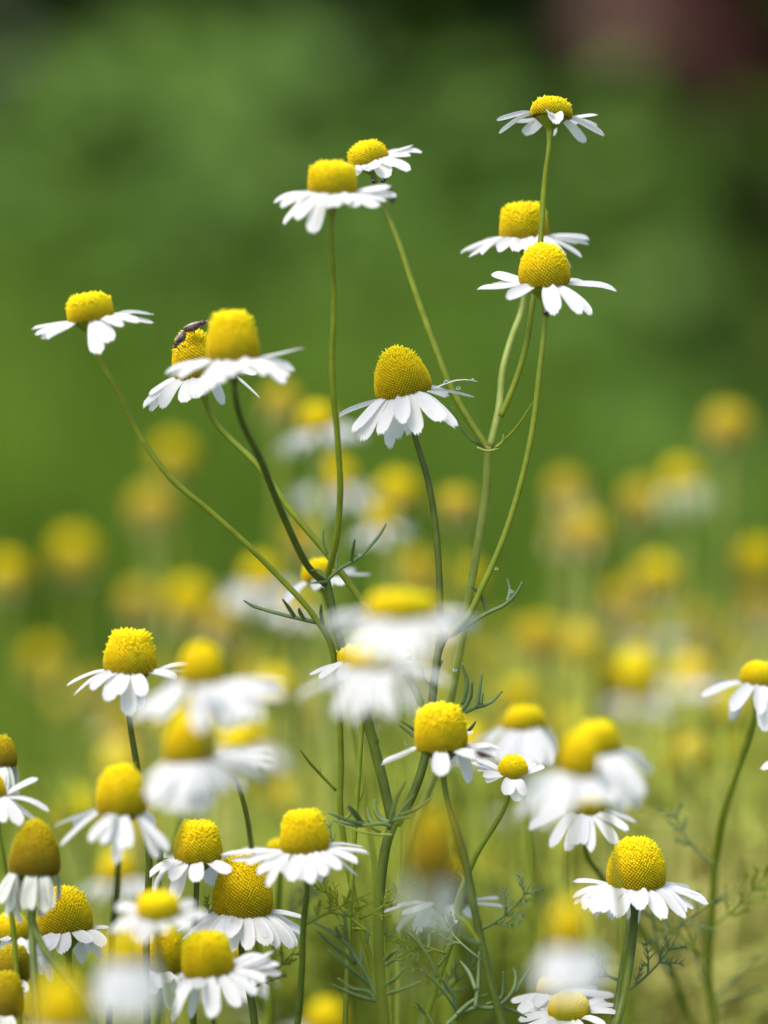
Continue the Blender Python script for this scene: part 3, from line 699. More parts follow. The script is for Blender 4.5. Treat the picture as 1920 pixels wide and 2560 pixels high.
plant("blurred flower with a round golden head and one big white petal swept to its side",
  [("blurred_round", dict(c='G', d=.722, disc=(1075, 1295, 250, 500), roll=4, tilt=6, shape='egg', n=300, pw=56, reach=170, tips=[(830, 735, s_, 62), (890, 640, b, 56), (960, 770, f, 56), (1070, 730, f, 50), (1170, 640, f, 46), (1290, 620, f, 44), (1380, 600, b, 40), (880, 560, b, 46)]))], [])
plant("blurred flower with a slanting yellow head leaning over the round golden one",
  [("blurred_slant", dict(c='G', d=.742, disc=(1180, 1430, 205, 375), roll=-8, tilt=4, shape='block', n=300, pw=50, reach=170, tips=[(1610, 485, s_, 44), (1560, 420, b, 40), (1510, 690, f, 54), (1430, 690, f, 54), (1350, 640, f, 50), (1250, 580, f, 44), (1540, 600, f, 50), (1120, 500, s_, 30)]))], [])
plant("flower with a flattened head and long separate petals under the blurred golden pair",
  [("long_rays", dict(c='G', d=.825, disc=(1110, 1340, 600, 708), roll=0, tilt=8, shape='flat', n=320, reach=165, pw=32, tips=[(912, 815, s_), (1025, 890, f), (1118, 912, f), (1200, 868, f), (1258, 915, f), (1395, 870, f), (1522, 772, s_), (1455, 800, f), (1000, 780, b), (1160, 880, f)]))],
  [dict(head="long_rays", pts=[(1268, 1840), (1300, 1895), (1370, 1990), (1440, 2085), (1500, 2230)], d1=.88, r=(7, 8), m='stem', ground=True)], feathers=[(1400, 2040, 30, 0.018), (1450, 2110, 120, 0.018)])
plant("sharp knobbly golden cone over spread wet petals, above two dark stems",
  [("knobbly", dict(fill=True, c='H', d=.80, disc=(478, 1092, 182, 688), roll=2, tilt=6, shape='egg', n=760, rs=8, stem='dark_stem', reach=170, tips=[(150, 645, b, 24), (140, 800, s_, 34), (165, 868, b, 26), (240, 885, f, 34), (310, 908, f, 34), (425, 908, f, 36), (520, 912, f, 38), (570, 958, f, 40), (785, 870, f, 46), (385, 1045, b, 16), (735, 1060, b, 16), (830, 1110, b, 16), (1028, 970, f, 40), (1020, 850, b, 30), (1258, 972, f, 34), (1375, 902, f, 26), (1505, 868, s_, 30), (1360, 752, b, 28), (1490, 815, b, 26)]))],
  [dict(head="knobbly", pts=[(1378, 1960), (1370, 2050), (1352, 2130), (1335, 2200), (1325, 2235)], d1=.79, r=(9.5, 9), m='dark_stem', ground=True),
   dict(pts=[(1362, 1965), (1352, 2050), (1342, 2110), (1330, 2190), (1322, 2235)], d0=.812, d1=.80, r=(7.5, 8), m='dark_stem', ground=True)], ground=1330, feathers=[(1345, 2120, 165, 0.014), (1340, 2150, 25, 0.016)])
plant("flower cut by the picture's edge with a tall curved stem and curling petals",
  [("edge", dict(c='O', d=.828, disc=(1285, 1790, 292, 575), roll=6, tilt=6, shape='dome', n=380, rs=8, reach=170, pw=34, tips=[(795, 715, s_), (1125, 880, f), (1240, 1045, b), (1480, 925, f), (1545, 1125, f), (1640, 1130, f), (1790, 1020, f), (1930, 900, f), (2150, 800, s_), (2100, 640, b), (1000, 640, b)]))],
  [dict(head="edge", pts=[(1618, 1580), (1600, 1645), (1562, 1760), (1548, 1850), (1536, 1980), (1530, 2090), (1545, 2235)], d1=.86, r=(8.5, 9), m='stem', ground=True)],
  [dict(s=[('W', [(1535, 2150), (1500, 2060), (1490, 2020)]), ('W', [(1540, 2160), (1590, 2110), (1640, 2060)]), ('W', [(1545, 2170), (1600, 2150), (1650, 2130)])], d=.87)], ground=1545, feathers=[(1545, 1870, 150, 0.014), (1540, 2000, 35, 0.016), (1533, 2080, 140, 0.018)])
plant("flower beyond the picture's edge showing only the tip of a white petal",
  [("beyond", dict(c='W', d=.815, disc=(1730, 1830, 1560, 1630), roll=0, tilt=4, shape='egg', n=240, reach=150, tips=[(1646, 1660, s_), (1680, 1700, f), (1740, 1740, f), (1800, 1740, f), (1900, 1680, s_)]))], [])
plant("soft tall-coned flower with ragged hanging petals and a white blur over its side",
  [("ragged", dict(c='J', d=.765, disc=(942, 1442, 355, 840), roll=2, tilt=4, shape='egg', n=520, rs=8, stem='dark_stem', reach=165, pw=32, tips=[(548, 985, s_, 26), (600, 1145, f, 30), (950, 1085, f, 30), (1040, 1100, f, 26), (1080, 860, f, 22), (1060, 1165, b, 24), (1170, 1295, f, 30), (1240, 1160, f), (1310, 1120, f), (1640, 1195, f, 32), (1560, 1260, f, 30), (720, 1000, b), (1480, 1000, b)]))],
  [dict(head="ragged", pts=[(255, 1860), (250, 1940), (242, 2020), (238, 2120), (235, 2235)], d1=.79, r=(7.5, 8), m='dark_stem', ground=True)])
plant("old flower at the picture's edge with petals folded straight down over another's disc",
  [("edge_old", dict(c='J', d=.79, disc=(-140, 165, 72, 370), roll=3, tilt=2, shape='cone', n=420, pmat='old_petal', mat='ripe_shade', reach=95, pw=28, tips=[(60, 620, f), (120, 640, f), (20, 600, f), (-60, 620, f), (-140, 560, f), (150, 560, s_), (0, 640, b)]))], [])
plant("flower leaning in from the picture's edge with petals spread wide over the older cone",
  [("leaning", dict(c='J', d=.783, disc=(-200, 66, 430, 690), roll=-8, tilt=6, shape='egg', n=420, reach=120, pw=32, tips=[(365, 510, b, 26), (492, 800, s_, 30), (345, 940, f, 32), (225, 930, f, 38), (60, 900, f), (-100, 900, f), (-300, 800, s_), (150, 700, b)]))], [])
plant("old olive-brown pointed cone with greyish petals folded down like a skirt",
  [("olive", dict(c='J', d=.78, disc=(82, 588, 898, 1435), roll=3, tilt=4, shape='cone', n=700, rs=9, stem='dark_stem', mat='ripe_shade', pmat='old_petal', reach=118, pw=30, tips=[(-20, 1640, s_), (30, 1700, f), (60, 1862, f), (110, 1790, f), (219, 1915, f, 34), (276, 1760, f), (340, 1760, f), (415, 1845, f), (470, 1790, f), (514, 1760, f), (570, 1700, s_), (160, 1800, b), (300, 1850, b), (440, 1800, b)]))],
  [dict(head="olive", pts=[(68, 1985), (71, 2040), (74, 2120), (82, 2235)], d1=.77, r=(10, 9), m='dark_stem', ground=True),
   dict(name="branch", pts=[(68, 1985), (92, 2045), (140, 2105), (185, 2160), (215, 2235)], d0=.78, d1=.76, r=(9, 8), m='dark_stem', ground=True)], ground=82)
plant("flower with a rounded knobbly-topped head and oval petals between the ragged and the pointed ones",
  [("oval", dict(c='K', d=.795, disc=(208, 556, 160, 425), roll=2, tilt=7, shape='taper', n=560, rs=7, stem='dark_stem', reach=135, tips=[(72, 400, b, 22), (55, 540, s_, 28), (75, 665, f, 30), (195, 540, f, 34), (210, 690, f, 36), (385, 552, f, 38), (475, 628, b, 36), (610, 505, f, 36), (625, 450, b, 24), (140, 500, f, 30)]))],
  [dict(head="oval", pts=[(426, 1900), (420, 1960), (415, 2050), (418, 2235)], d1=.81, r=(7.5, 8), m='dark_stem', ground=True)], feathers=[(418, 2010, 40, 0.01)])
plant("flower with a slanted blunt head and many wet petals above two parallel dark stems",
  [("slanted", dict(fill=True, c='K', d=.783, disc=(978, 1328, 82, 362), roll=-4, tilt=7, shape='taper', n=540, rs=7, stem='dark_stem', reach=165, pw=32, tips=[(568, 395, b, 26), (640, 430, f), (750, 455, f), (828, 508, f), (888, 582, f, 26), (1050, 552, f, 38), (1120, 532, f, 26), (1195, 558, f, 40), (1250, 605, b), (1312, 560, b), (1402, 468, f, 36), (1600, 392, s_, 28), (1562, 340, b, 24), (1525, 548, b, 22), (1335, 500, b)]))],
  [dict(head="slanted", pts=[(655, 1880), (656, 1990), (652, 2100), (640, 2235)], d1=.79, r=(7.2, 8), m='dark_stem', ground=True)], feathers=[(654, 2000, 30, 0.013)])
plant("small yellow flower peeping out from behind the slanted blunt head",
  [("small_peep", dict(c='K', d=.835, disc=(880, 1060, 285, 378), roll=0, tilt=2, shape='dome', n=240, reach=120, tips=[(700, 370, b, 26), (760, 440, s_), (1200, 400, s_), (900, 480, f), (1000, 500, f)]))],
  [dict(head="small_peep", pts=[(610, 1910), (600, 1960), (590, 2050), (580, 2235)], d1=.85, r=(7, 7.5), m='stem', ground=True)], feathers=[(598, 2000, 40, 0.014)])
plant("big pointed golden cone with a green tinge down its middle over fanned wet petals",
  [("golden", dict(fill=True, c='M', d=.80, disc=(622, 1253, -305, 342), roll=1, tilt=5, shape='cone', n=820, rs=9, stem='dark_stem', reach=165, tips=[(262, 525, s_, 24), (320, 600, f, 26), (345, 640, f, 36), (600, 610, f, 40), (700, 545, f, 30), (840, 690, f, 36), (820, 545, f, 42), (1190, 628, f, 46), (1310, 655, f, 30), (1440, 670, f, 34), (1492, 660, f, 28), (1572, 652, s_, 24), (1562, 572, s_, 28), (1585, 402, b, 26), (450, 560, f, 34), (1000, 600, b, 30)]))],
  [dict(head="golden", pts=[(532, 2045), (538, 2120), (546, 2180), (552, 2235)], d1=.80, r=(9, 9), m='dark_stem', ground=True)], feathers=[(540, 2140, 30, 0.012)])
plant("flat flower with a shallow dished disc on a dark stalk, before the golden cone",
  [("dished", dict(c='Q', d=.748, disc=(690, 908, 582, 688), roll=1, tilt=14, shape='flat', n=380, rs=7, stem='dark_stem', reach=130, tips=[(585, 652, s_), (560, 765, f), (610, 740, f), (695, 785, f), (730, 800, f), (845, 745, f), (975, 725, f), (1045, 685, s_), (975, 630, b), (600, 635, b), (900, 640, b)]))],
  [dict(head="dished", pts=[(347, 2020), (357, 2080), (368, 2150), (378, 2240)], d1=.735, r=(7, 7.5), m='dark_stem', ground=True)])
plant("broad domed flower tipped up over a cupped green stem, beside the folded-down old cone",
  [("domed", dict(c='L', d=.805, disc=(392, 972, 150, 632), roll=-6, tilt=-3, shape='egg', n=680, rs=8, reach=140, tips=[(480, 730, f, 36), (530, 760, f, 36), (690, 785, f, 44), (945, 690, f, 38), (1110, 720, f, 38), (1120, 570, s_, 28), (910, 865, b, 36), (1010, 925, b, 30), (830, 970, b, 30), (230, 850, s_, 34), (450, 840, b, 34), (520, 1130, b, 30), (350, 900, b, 34)]))], [])
plant("flower squeezed in behind the folded-down petals and straight dark stem",
  [("squeezed", dict(c='L', d=.815, disc=(-60, 310, 425, 690), roll=-4, tilt=4, shape='egg', n=460, reach=130, tips=[(-150, 740, s_), (50, 660, f), (110, 770, f), (230, 870, f), (320, 850, f), (450, 1040, f, 30), (520, 1130, f, 26), (400, 760, s_)]))], [])
plant("old brownish cone at the picture's edge, upper of two stacked one over the other",
  [("brown_upper", dict(c='L', d=.79, disc=(-75, 303, 748, 1110), roll=8, tilt=3, shape='egg', n=520, mat='ripe_shade', pmat='old_petal', reach=100, pw=28, tips=[(230, 1270, f), (290, 1210, f), (340, 1130, s_), (150, 1290, f), (50, 1290, f), (-50, 1250, f)]))], [])
plant("greenish-yellow cone at the picture's edge, lower of two stacked one over the other",
  [("brown_lower", dict(c='L', d=.78, disc=(-115, 238, 1020, 1480), roll=3, tilt=3, shape='egg', n=560, mat='ripe_shade', pmat='old_petal', reach=110, pw=28, tips=[(10, 1600, f), (90, 1640, f), (170, 1620, f), (290, 1560, s_), (-60, 1600, f)]))], [])
plant("grainy yellow cone behind the dark stalk of the dished flower",
  [("grainy", dict(c='M', d=.82, disc=(-180, 338, 455, 925), roll=3, tilt=5, shape='egg', n=560, reach=150, mat='disc', tips=[(190, 1000, f), (360, 1000, s_), (-100, 1000, f), (100, 1050, f), (230, 1300, f), (300, 1120, f), (-300, 980, s_), (20, 1120, f)]))], [])
plant("flower with a wide flat-cut head and one long petal hanging straight down",
  [("flat_cut", dict(fill=True, c='M', d=.775, disc=(322, 852, 555, 975), roll=-5, tilt=6, shape='block', n=560, rs=7, stem='dark_stem', reach=160, tips=[(230, 1445, f, 26), (410, 1460, b, 24), (330, 1150, f, 30), (340, 1090, s_, 30), (665, 1362, f, 42), (895, 1268, f, 30), (1172, 1050, f, 38), (1322, 980, f, 36), (1300, 885, b, 26), (1242, 735, b, 26), (1200, 805, b, 30), (1100, 870, b, 30), (480, 1060, f, 30), (250, 1050, s_, 30)]))], [])
plant("pale flower mostly hidden behind the flat-cut head, its yellow edge and white petals showing",
  [("mostly_hidden", dict(c='M', d=.865, disc=(700, 945, 640, 830), roll=0, tilt=3, shape='dome', n=240, reach=150, tips=[(1310, 1100, s_), (1200, 1170, f), (1000, 1200, f), (450, 1270, f), (600, 1250, f), (1280, 1040, b), (850, 1240, f)]))],
  [dict(head="mostly_hidden", pts=[(582, 2130), (570, 2190), (555, 2240)], d1=.86, r=(7.5, 8), m='stem', ground=True)])
plant("blurred flower with long pale hanging petals below the dished one",
  [("blurred_hang", dict(lean=0.004, c='L', d=.67, disc=(1110, 1480, 690, 930), roll=0, tilt=3, shape='egg', n=300, pw=46, reach=150, tips=[(1075, 1400, f), (1180, 1470, f), (1300, 1500, f), (1420, 1490, f), (1540, 1450, f), (1650, 1380, f), (1000, 1250, s_), (1250, 1350, b)]))], [])
plant("very blurred large yellow cone at the bottom edge",
  [("blurred_bottom", dict(c='L', d=.64, disc=(330, 930, 1090, 1640), roll=2, tilt=4, shape='cone', n=320, mat='disc', pmat='old_petal', pw=36, reach=150, tips=[(300, 2000, f), (450, 2050, f), (650, 2080, f), (850, 2050, f), (1000, 1950, s_)]))], [])
plant("very blurred slim tall cone with grey folded petals beside the thick dark stem",
  [("blurred_slim", dict(c='W', d=.665, disc=(882, 985, 1748, 1892), roll=3, tilt=3, shape='cone', n=320, mat='ripe_shade', pmat='old_petal', pw=30, reach=120, tips=[(885, 1985, f), (910, 2010, f), (940, 2025, f), (968, 2005, f), (985, 1960, s_), (868, 1940, s_), (930, 1990, b)]))], [])
plant("flower seen from below with level petals and dark cup, crossed by the slim blurred cone",
  [("from_below", dict(c='R', d=.815, disc=(730, 1050, 540, 800), roll=0, tilt=-6, shape='egg', n=420, rs=8, mat='ripe_shade', reach=165, tips=[(455, 838, s_, 34), (600, 850, f, 30), (545, 1010, b, 40), (670, 1025, b, 44), (870, 1005, b, 34), (1040, 925, b, 30), (1275, 828, s_, 26), (1200, 800, b, 30), (900, 900, f, 34), (780, 980, b, 40)]))],
  [dict(head="from_below", pts=[(960, 2040), (952, 2100), (935, 2150), (900, 2240)], d1=.82, r=(8.5, 9), m='leaf', ground=True)], feathers=[(945, 2120, 140, 0.014), (930, 2160, 30, 0.014)])
plant("very blurred golden cone with pale hanging petals under the knobbly one",
  [("blurred_gold", dict(c='N', d=.658, disc=(590, 1010, 230, 800), roll=4, tilt=4, shape='cone', n=320, pw=46, reach=140, tips=[(420, 1180, s_), (520, 1300, f), (700, 1340, f), (850, 1350, f), (1000, 1330, f), (1130, 1250, f), (1220, 1080, s_), (800, 1200, b)]))], [])
plant("flower with a flattened disc and neat radiating petals at the bottom edge",
  [("radiating", dict(c='N', d=.80, disc=(565, 1068, 1350, 1588), roll=0, tilt=16, shape='dome', n=480, reach=150, pw=30, tips=[(238, 1665, s_), (310, 1600, b), (290, 1710, f), (470, 1800, f), (700, 1830, f), (830, 1840, f), (970, 1830, f), (1215, 1640, f, 24), (1385, 1590, s_, 20), (1395, 1520, b, 20), (1280, 1490, b, 20), (1245, 1460, b, 20), (600, 1820, f)]))], [])
plant("flower with a small yellow edge and split white petals behind the radiating one",
  [("split", dict(c='N', d=.812, disc=(440, 760, 1150, 1340), roll=-2, tilt=4, shape='dome', n=300, reach=150, tips=[(145, 1440, s_, 28), (238, 1515, f, 34), (400, 1450, f, 34), (510, 1510, f, 34), (690, 1400, f), (1000, 1390, s_), (1322, 1345, s_, 34), (1150, 1350, b)]))], [])

# ------------------------------------------------------------------ blurred flowers farther back: four head types, copied
def far_head_type(shape, m, pm, seed, droop, ln, npet):
    rg = random.Random(seed); rad = 1.0
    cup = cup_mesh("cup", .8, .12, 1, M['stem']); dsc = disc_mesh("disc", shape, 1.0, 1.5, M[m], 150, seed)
    V, F = [], []
    for i in range(npet):
        ph = 2 * math.pi * i / npet + rg.uniform(-.15, .15); e = np.array([math.cos(ph), math.sin(ph), 0]); tq = np.array([-math.sin(ph), math.cos(ph), 0])
        dr = droop + rg.uniform(-.25, .25); L = ln * rg.uniform(.85, 1.1)
        p0 = e * .85; q = e * (.9 + L * math.cos(dr)) - np.array([0, 0, 1]) * L * math.sin(dr); p1 = p0 + e * L * .4 + np.array([0, 0, .1])
        petal_geo(p0, p1, q, .55, tq, rg, V, F, 5)
    return cup, dsc, (new_mesh("petal_ring", V, F, M[pm]) if npet else None)
TYPES = {
    'white': far_head_type('egg', 'disc', 'petal', 1, .45, 1.9, 15),
    'droop': far_head_type('cone', 'disc', 'pale_petal', 2, 1.15, 1.6, 13),
    'tan': far_head_type('cone', 'tan', 'faded_petal', 3, 1.45, 1.3, 11),
    'bare': far_head_type('egg', 'tan', 'faded_petal', 4, 1.5, .6, 6),
    'gold': far_head_type('egg', 'disc', 'faded_petal', 5, 1.45, .7, 6)}
FAR = [  # x, y of the disc's middle in the picture, disc width, distance, type, label
    (690, 905, 78, .97, 'white', "blurred yellow flower with a bright white skirt, between the beetles' flower and the large cone"),
    (605, 868, 72, 1.06, 'bare', "blurred orange-yellow bud rising just above the blurred white skirt"),
    (372, 985, 78, 1.20, 'gold', "faint greenish-yellow blur under the arching stem of the lone flower"),
    (330, 1090, 92, 1.16, 'bare', "tan orange blur below the faint greenish one, beside the arching stem"),
    (160, 1195, 88, 1.22, 'gold', "faint round yellow-green blur standing alone on the darker side of the shrubs"),
    (18, 1240, 84, 1.14, 'gold', "bright yellow blur cut by the picture's edge, beside the faint round one"),
    (855, 1062, 90, 1.05, 'gold', "golden yellow blur between the straight stem and the large cone's stem"),
    (722, 1030, 80, 1.06, 'white', "cream and tan blur with pale petals crossed by the straight stem"),
    (988, 1085, 76, 1.03, 'bare', "round yellow blur between the large cone's stem and the pale stem"),
    (655, 1165, 86, 1.08, 'bare', "orange blur behind the crossing of the dark branches"),
    (825, 1120, 62, 1.0, 'white', "white-petalled blur just below the golden one, by the feathery leaf"),
    (905, 1235, 86, 1.12, 'bare', "large orange blur between the feathery leaf and the large cone's stem"),
    (565, 1240, 78, 1.06, 'white', "yellow blur with pale bluish petals behind the lone flower's stem"),
    (400, 1300, 100, 1.13, 'gold', "broad bright yellow blur above the blurred tall-coned flower"),
    (300, 1295, 78, 1.16, 'bare', "smaller ochre blur touching the broad bright yellow one"),
    (640, 1300, 62, 1.02, 'white', "pale white-petalled blur under the feathery leaf's tip"),
    (98, 1425, 72, 1.24, 'gold', "faint olive blur near the tapered flower's far side"),
    (1565, 915, 92, 1.11, 'bare', "highest round orange blur, standing alone near the picture's edge"),
    (1475, 1030, 84, 1.10, 'droop', "yellow blur with pale drooping petals on a wide pale stem, below the highest round one"),
    (1383, 1075, 84, 1.13, 'bare', "orange blur touching the yellow one with the pale stem"),
    (1228, 1052, 76, 1.13, 'tan', "tan blur with a dull top next to the shaded gap in the shrubs"),
    (1268, 1150, 88, 1.08, 'bare', "orange-yellow blur just below the tan one with the dull top"),
    (1218, 1140, 66, 1.14, 'tan', "pinkish faded blur tucked beside the orange-yellow one"),
    (1415, 1245, 88, 1.10, 'gold', "yellow blur on a greenish rim above the cream petals"),
    (1635, 1205, 88, 1.12, 'gold', "upper golden blur at the picture's edge, over a paler one"),
    (1640, 1300, 80, 1.12, 'tan', "paler lower blur at the picture's edge, under the golden one"),
    (1165, 1370, 92, 1.08, 'bare', "vivid orange blur beside the forked leaf of the large plant"),
    (1300, 1455, 88, 1.09, 'gold', "yellow blur below and beyond the vivid orange one"),
    (1405, 1355, 66, 1.12, 'white', "cream white petals in a blur above the pale stems"),
    (1500, 1340, 74, 1.14, 'tan', "beige pink blur among the cream petals"),
    (1560, 1415, 82, 1.14, 'bare', "dull orange blur above the flower at the picture's edge"),
    (560, 1440, 84, 1.12, 'bare', "orange blur behind the blurred tall-coned flower's petals"),
    (265, 1570, 80, 1.14, 'bare', "pinkish orange blur behind the tapered flower's stem"),
    (540, 1590, 84, 1.02, 'white', "yellow blur with white petals behind the pair of blurred flowers"),
    (650, 1555, 70, 1.08, 'bare', "dark orange spot of blur beside the thin light stem"),
    (480, 1340, 70, 1.10, 'tan', "beige blur right above the blurred tall cone"),
    (255, 1880, 78, .94, 'white', "soft yellow and white flower behind the stems of the tapered and the ragged ones"),
    (300, 1800, 70, 1.06, 'bare', "brown-orange blur beneath the ragged petals"),
    (1062, 1868, 84, 1.03, 'white', "soft yellow blur with pale petals between the straight dark stem and the long-rayed flower"),
    (1230, 1845, 66, 1.0, 'gold', "golden blur right behind the long-rayed flower's stem"),
    (1590, 1850, 80, 1.02, 'droop', "pinkish orange blur with white petals by the edge flower's stem"),
    (1530, 1870, 70, .99, 'white', "pale whitish blur beside the knobbly cone and the edge flower's stem"),
    (1170, 1995, 74, 1.05, 'bare', "orange blur beside the very blurred golden cone"),
    (905, 2080, 60, .98, 'white', "yellow and white blur behind the twin stems of the flower seen from below"),
    (745, 2095, 76, 1.0, 'gold', "yellow blur behind the feathery leaf of the thick dark stem"),
    (700, 2200, 88, .95, 'white', "yellow blur with a white skirt at the bottom edge beside the thick dark stem"),
    (1050, 2140, 66, 1.06, 'tan', "reddish brown blur between the forked leaf and the straight dark stem"),
    (970, 1880, 46, .93, 'gold', "small yellow bud right behind the straight dark stem"),
    (480, 1580, 60, 1.1, 'tan', "beige blur between the two blurred white flowers"),
    (1240, 1960, 56, 1.1, 'bare', "small ochre blur behind the very blurred golden cone"),
    (1640, 1480, 70, 1.15, 'bare', "rust orange blur right above the edge flower"),
    (1120, 1500, 80, 1.06, 'gold', "yellow blur just above the soft low-headed flower"),
    (1215, 1560, 76, 1.08, 'tan', "beige blur between the soft low-headed flower and the slanting yellow head"),
    (1385, 1490, 74, 1.05, 'white', "yellow blur with cream petals halfway between the slanting head and the cream petals above"),
    (1450, 1590, 84, 1.07, 'gold', "golden blur midway between the slanting yellow head and the edge flower"),
    (1560, 1640, 74, 1.10, 'bare', "tan-yellow blur right behind the edge flower's upper stem"),
    (1480, 1720, 80, 1.06, 'gold', "yellow blur above the knobbly cone, near the edge flower's stem"),
    (1420, 1960, 72, 1.04, 'gold', "yellow blur at the petal tips of the knobbly cone"),
    (1590, 2030, 84, 1.05, 'bare', "ochre blur beyond the edge flower's lower stem"),
    (1445, 2160, 76, 1.00, 'white', "pale yellow blur with white petals low beside the twin dark stems"),
    (1630, 2170, 84, 1.03, 'gold', "yellow blur in the bottom corner behind the edge flower's leaves"),
    (1105, 2040, 76, 1.04, 'gold', "yellow blur between the very blurred golden cone and the straight dark stem"),
    (1000, 2185, 74, 1.00, 'white', "white-skirted yellow blur at the bottom edge under the forked leaf"),
    (1240, 2120, 70, 1.05, 'tan', "beige blur behind the hanging petals of the very blurred golden cone"),
    (600, 1720, 82, 1.06, 'gold', "yellow blur right above the slanted blunt head"),
    (565, 1840, 72, 1.02, 'white', "white-petalled blur between the oval-petalled and the slanted blunt heads"),
    (685, 1690, 70, 1.08, 'tan', "beige blur beside the small leaf of the thin light stem"),
    (785, 1800, 84, 1.07, 'bare', "tan-yellow blur next to the leaf cluster of the thick dark stem"),
    (700, 1950, 80, 1.03, 'gold', "yellow blur beneath the slanted blunt head's petals"),
    (600, 2140, 76, .98, 'white', "white-skirted blur between the golden cone's stem and the slanted head's stem"),
    (865, 1990, 70, 1.07, 'tan', "beige blur tucked between the thick dark stem and the slim blurred cone"),
    (1075, 1590, 80, 1.09, 'bare', "tan-yellow blur behind the feathery leaf above the blunt head with the insect"),
    (1000, 1250, 76, 1.10, 'gold', "yellow blur between the large cone's stem and the pale stem, below the round one"),
    (1345, 1290, 76, 1.12, 'tan', "beige blur between the vivid orange one and the cream petals"),
    (210, 1480, 60, 1.2, 'tan', "dim brownish blur beside the tapered flower's petals"),
]
def far_plant(i, x, y, wd, d, ty, label):
    d = .8 + (d - .8) * 1.12
    rg = random.Random(500 + i)
    X, Y = px('W', x, y); s = K * d
    # the blur adds to a disc's apparent width; wd is the width of its core
    rad = wd / .86406 * s * .46
    P = at(X, Y, d) - CU * rad * .7
    root = empty("chamomile_plant", (P.x, P.y, 0)); tag(root, label, "chamomile", "blurred chamomile plants in the far bed")
    cup, dsc, ring = TYPES[ty]
    h = link("flower_head", cup, root, P - Vector((P.x, P.y, 0)))
    h.rotation_euler = (rg.uniform(-.12, .2), rg.uniform(-.22, .22), rg.uniform(0, 6.28)); h.scale = (rad, rad, rad * rg.uniform(.9, 1.1))
    link("disc", dsc, h)
    if ring: link("petal_ring", ring, h)
    end = P - CU * rad
    V, F = [], []
    p = spline(down_path(end, CU, .0015, rg), 6); p[:, :3] -= np.array(root.location)
    tube(p, V, F, 6); link("stem", new_mesh("stem", V, F, M['pale_stem'] if i % 3 == 0 or x > 1150 else M['stem']), root)
for i, a in enumerate(FAR): far_plant(i, *a)

# ------------------------------------------------------------------ insects
def beetle(name, label, cat, head, tail, d, wid, shell='beetle', wing='beetle_wing', up=None, legs=True, group=None):
    """A narrow beetle from tail to head (photo pixels), belly towards what it sits on."""
    hp = at(*head, d); tp = at(*tail, d); c = (hp + tp) / 2; ax = (hp - tp).normalized(); L = (hp - tp).length
    upv = up if up is not None else (CU - ax * CU.dot(ax)).normalized()
    upv = (upv - ax * upv.dot(ax)).normalized(); sd = ax.cross(upv)
    w_ = wid * K * d / 2
    root = empty(name, c); tag(root, label, cat, group)
    root.rotation_euler = Matrix((ax, sd * -1, upv)).transposed().to_euler() if Matrix((ax, sd * -1, upv)).determinant() > 0 else Matrix((ax, sd, upv)).transposed().to_euler()
    def blob(nm, x0, x1, rw, rh, z, m, y=0, prof=None):
        V, F = [], []; n, sg = 8, 10
        for i in range(n + 1):
            u = i / n; r = math.sin(math.pi * min(max(u, .02), .98)) ** .55
            if prof: r *= 1 - prof * u
            for k in range(sg):
                a = 2 * math.pi * k / sg; V.append((x0 + (x1 - x0) * u, y + math.cos(a) * r * rw, z + math.sin(a) * r * rh))
        for i in range(n):
            for k in range(sg):
                a = i * sg + k; e = i * sg + (k + 1) % sg; F.append((a, e, e + sg, a + sg))
        F.append(tuple(reversed(range(sg)))); F.append(tuple(range(n * sg, n * sg + sg)))
        return link(nm, new_mesh(nm, V, F, M[m]), root)
    blob("abdomen", -L * .5, L * .2, w_ * .95, w_ * .75, -w_ * .1, shell)
    for q in (-1, 1): blob("wing_case", -L * .47, L * .2, w_ * .52, w_ * .45, w_ * .38, wing, q * w_ * .45)
    blob("thorax", L * .14, L * .37, w_ * .72, w_ * .62, w_ * .12, shell)
    blob("head", L * .33, L * .50, w_ * .45, w_ * .42, 0, shell)
    if legs:
        for q in (-1, 1):
            for x in (-.05, .12, .26):
                V, F = [], []
                tube(np.array([[x * L, q * w_ * .5, -w_ * .3, w_ * .10], [(x * 1.4 - .02) * L, q * w_ * 1.5, -w_ * .1, w_ * .09], [(x * 2.0 - .06) * L, q * w_ * 2.0, -w_ * 1.3, w_ * .05]]), V, F, 5)
                link("leg", new_mesh("leg", V, F, M['black']), root)
            V, F = [], []
            tube(spline([[L * .46, q * w_ * .2, w_ * .2, w_ * .07], [L * .58, q * w_ * .5, w_ * .4, w_ * .06], [L * .68, q * w_ * .6, w_ * .1, w_ * .04]], 3), V, F, 5)
            link("antenna", new_mesh("antenna", V, F, M['black']), root)
X_ = lambda c, x, y: px(c, x, y)
bd = .802
beetle("beetle", "larger brown beetle on top of the yellow cone, touching the blurred neighbour flower", "beetle", X_('D', 690, 160), X_('D', 445, 250), bd - .005, 27, group="beetles on the yellow cone")
beetle("beetle", "smaller brown beetle with pale wing cases heading down the side of the yellow cone", "beetle", X_('D', 358, 415), X_('D', 462, 262), bd - .0075, 27, up=(-CR + CU * .75), group="beetles on the yellow cone")
beetle("small_insect", "small black insect under the longest petal tip of the upper flat-headed flower", "insect", X_('B', 1285, 680), X_('B', 1222, 725), .766, 20, 'black', 'black', legs=False)
beetle("small_insect", "small black insect above the longest petal tip of the upper flat-headed flower", "insect", X_('B', 1258, 630), X_('B', 1200, 575), .766, 13, 'black', 'black', legs=False)
beetle("small_insect", "small dark insect at the edge of the green cup of the tilted upper flower", "insect", X_('B', 1040, 465), X_('B', 1055, 535), .804, 11, 'black', 'black', legs=False)
beetle("small_insect", "small dark insect on the petal side of the tilted upper flower's cup", "insect", X_('B', 1195, 485), X_('B', 1130, 520), .801, 12, 'black', 'black', legs=False)
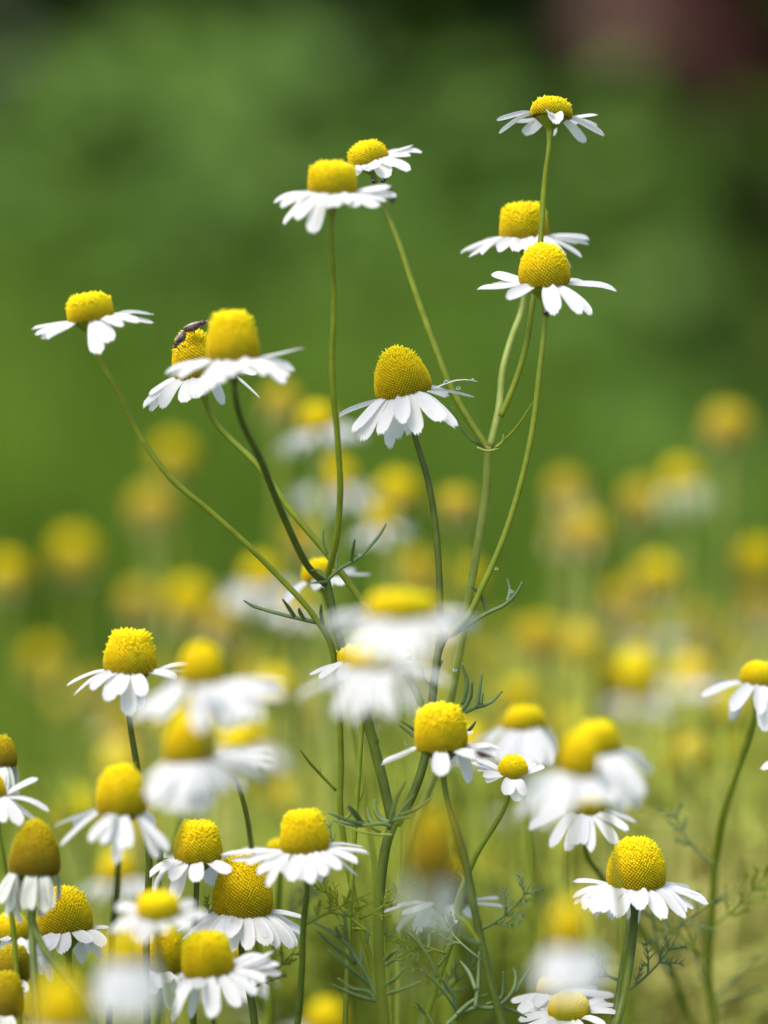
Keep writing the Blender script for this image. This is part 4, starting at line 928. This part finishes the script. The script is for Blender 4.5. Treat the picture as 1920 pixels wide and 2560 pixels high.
beetle("small_insect", "small black insect on the stem hidden below the front petal of the honeycomb cone flower", "insect", X_('A', 852, 2110), X_('A', 805, 2050), .789, 15, 'black', 'black', legs=False)
beetle("small_insect", "dark brown insect lying on the white petals above the tiny domed flower", "insect", X_('G', 692, 402), X_('G', 592, 368), .764, 22, 'black', 'beetle', legs=False)

# ------------------------------------------------------------------ water drops
def droplet(c, x, y, d, r, label):
    p = at(*px(c, x, y), d); rr = r * K * d
    V, F = [], []; n, sg = 8, 14
    for i in range(n + 1):
        t = math.pi * i / n; q = max(math.sin(t), 1e-4)
        for k in range(sg):
            a = 2 * math.pi * k / sg; V.append((math.cos(a) * q * rr, math.sin(a) * q * rr, -math.cos(t) * rr * (.85 if t > 1.57 else .7)))
    for i in range(n):
        for k in range(sg):
            a = i * sg + k; e = i * sg + (k + 1) % sg; F.append((a, e, e + sg, a + sg))
    o = link("water_drop", new_mesh("water_drop", V, F, M['water']), None, p); tag(o, label, "water drop", "water drops on petals and stems")
def petal_depth(nm, i, u):
    p0, p1, p2, B, P = HEADCURVES[nm][i]
    q = (1 - u) ** 2 * p0 + 2 * u * (1 - u) * p1 + u * u * p2
    return (P + B @ Vector(q) - CP).dot(CF)
droplet('E', 1224, 477, petal_depth('cone', 14, .35), 6.5, "round clear drop standing on the raised petal of the large cone flower")
droplet('E', 1350, 540, petal_depth('cone', 13, .6), 6.0, "clear drop lying between the two raised petals of the large cone flower")
droplet('E', 310, 742, petal_depth('cone', 0, .45) - .001, 3.5, "tiny drop on the long narrow petal of the large cone flower, opposite the raised ones")
droplet('E', 1500, 452, petal_depth('cone', 14, .92) - .001, 3.5, "tiny drop at the very tip of the raised petal of the large cone flower")
droplet('E', 1065, 775, petal_depth('cone', 11, .6) - .003, 3.0, "flat tiny drop on the broad hanging petal of the large cone flower")
droplet('G', 200, 320, petal_depth('insect', 0, .4), 4.5, "drop on the outstretched petal of the blunt flower, by the dark bent stem")
droplet('I', 1437, 318, .794, 5.0, "drop hanging on the smooth branch above the forked leaf")
droplet('I', 1203, 885, .799, 6.0, "drop on the pale stem below the forked leaf")
droplet('I', 1522, 445, .795, 5.5, "drop in the fork of the leaf of the large plant")
droplet('I', 672, 238, .790, 5.5, "dull drop on the feathery leaf beside the half-hidden small flower")
droplet('H', 890, 812, petal_depth('knobbly', 12, .5) - .002, 4.0, "bright drop on the short front petal of the knobbly cone flower")
droplet('H', 690, 745, petal_depth('knobbly', 8, .3) - .002, 3.5, "small drop near the root of the broad front petal of the knobbly cone flower")
droplet('H', 298, 800, petal_depth('knobbly', 3, .5) - .003, 5.0, "dark-ringed drop on the merged side petals of the knobbly cone flower")
droplet('M', 1175, 585, petal_depth('golden', 7, .85) - .003, 7.0, "big drop at the end of the broadest petal of the golden cone flower")
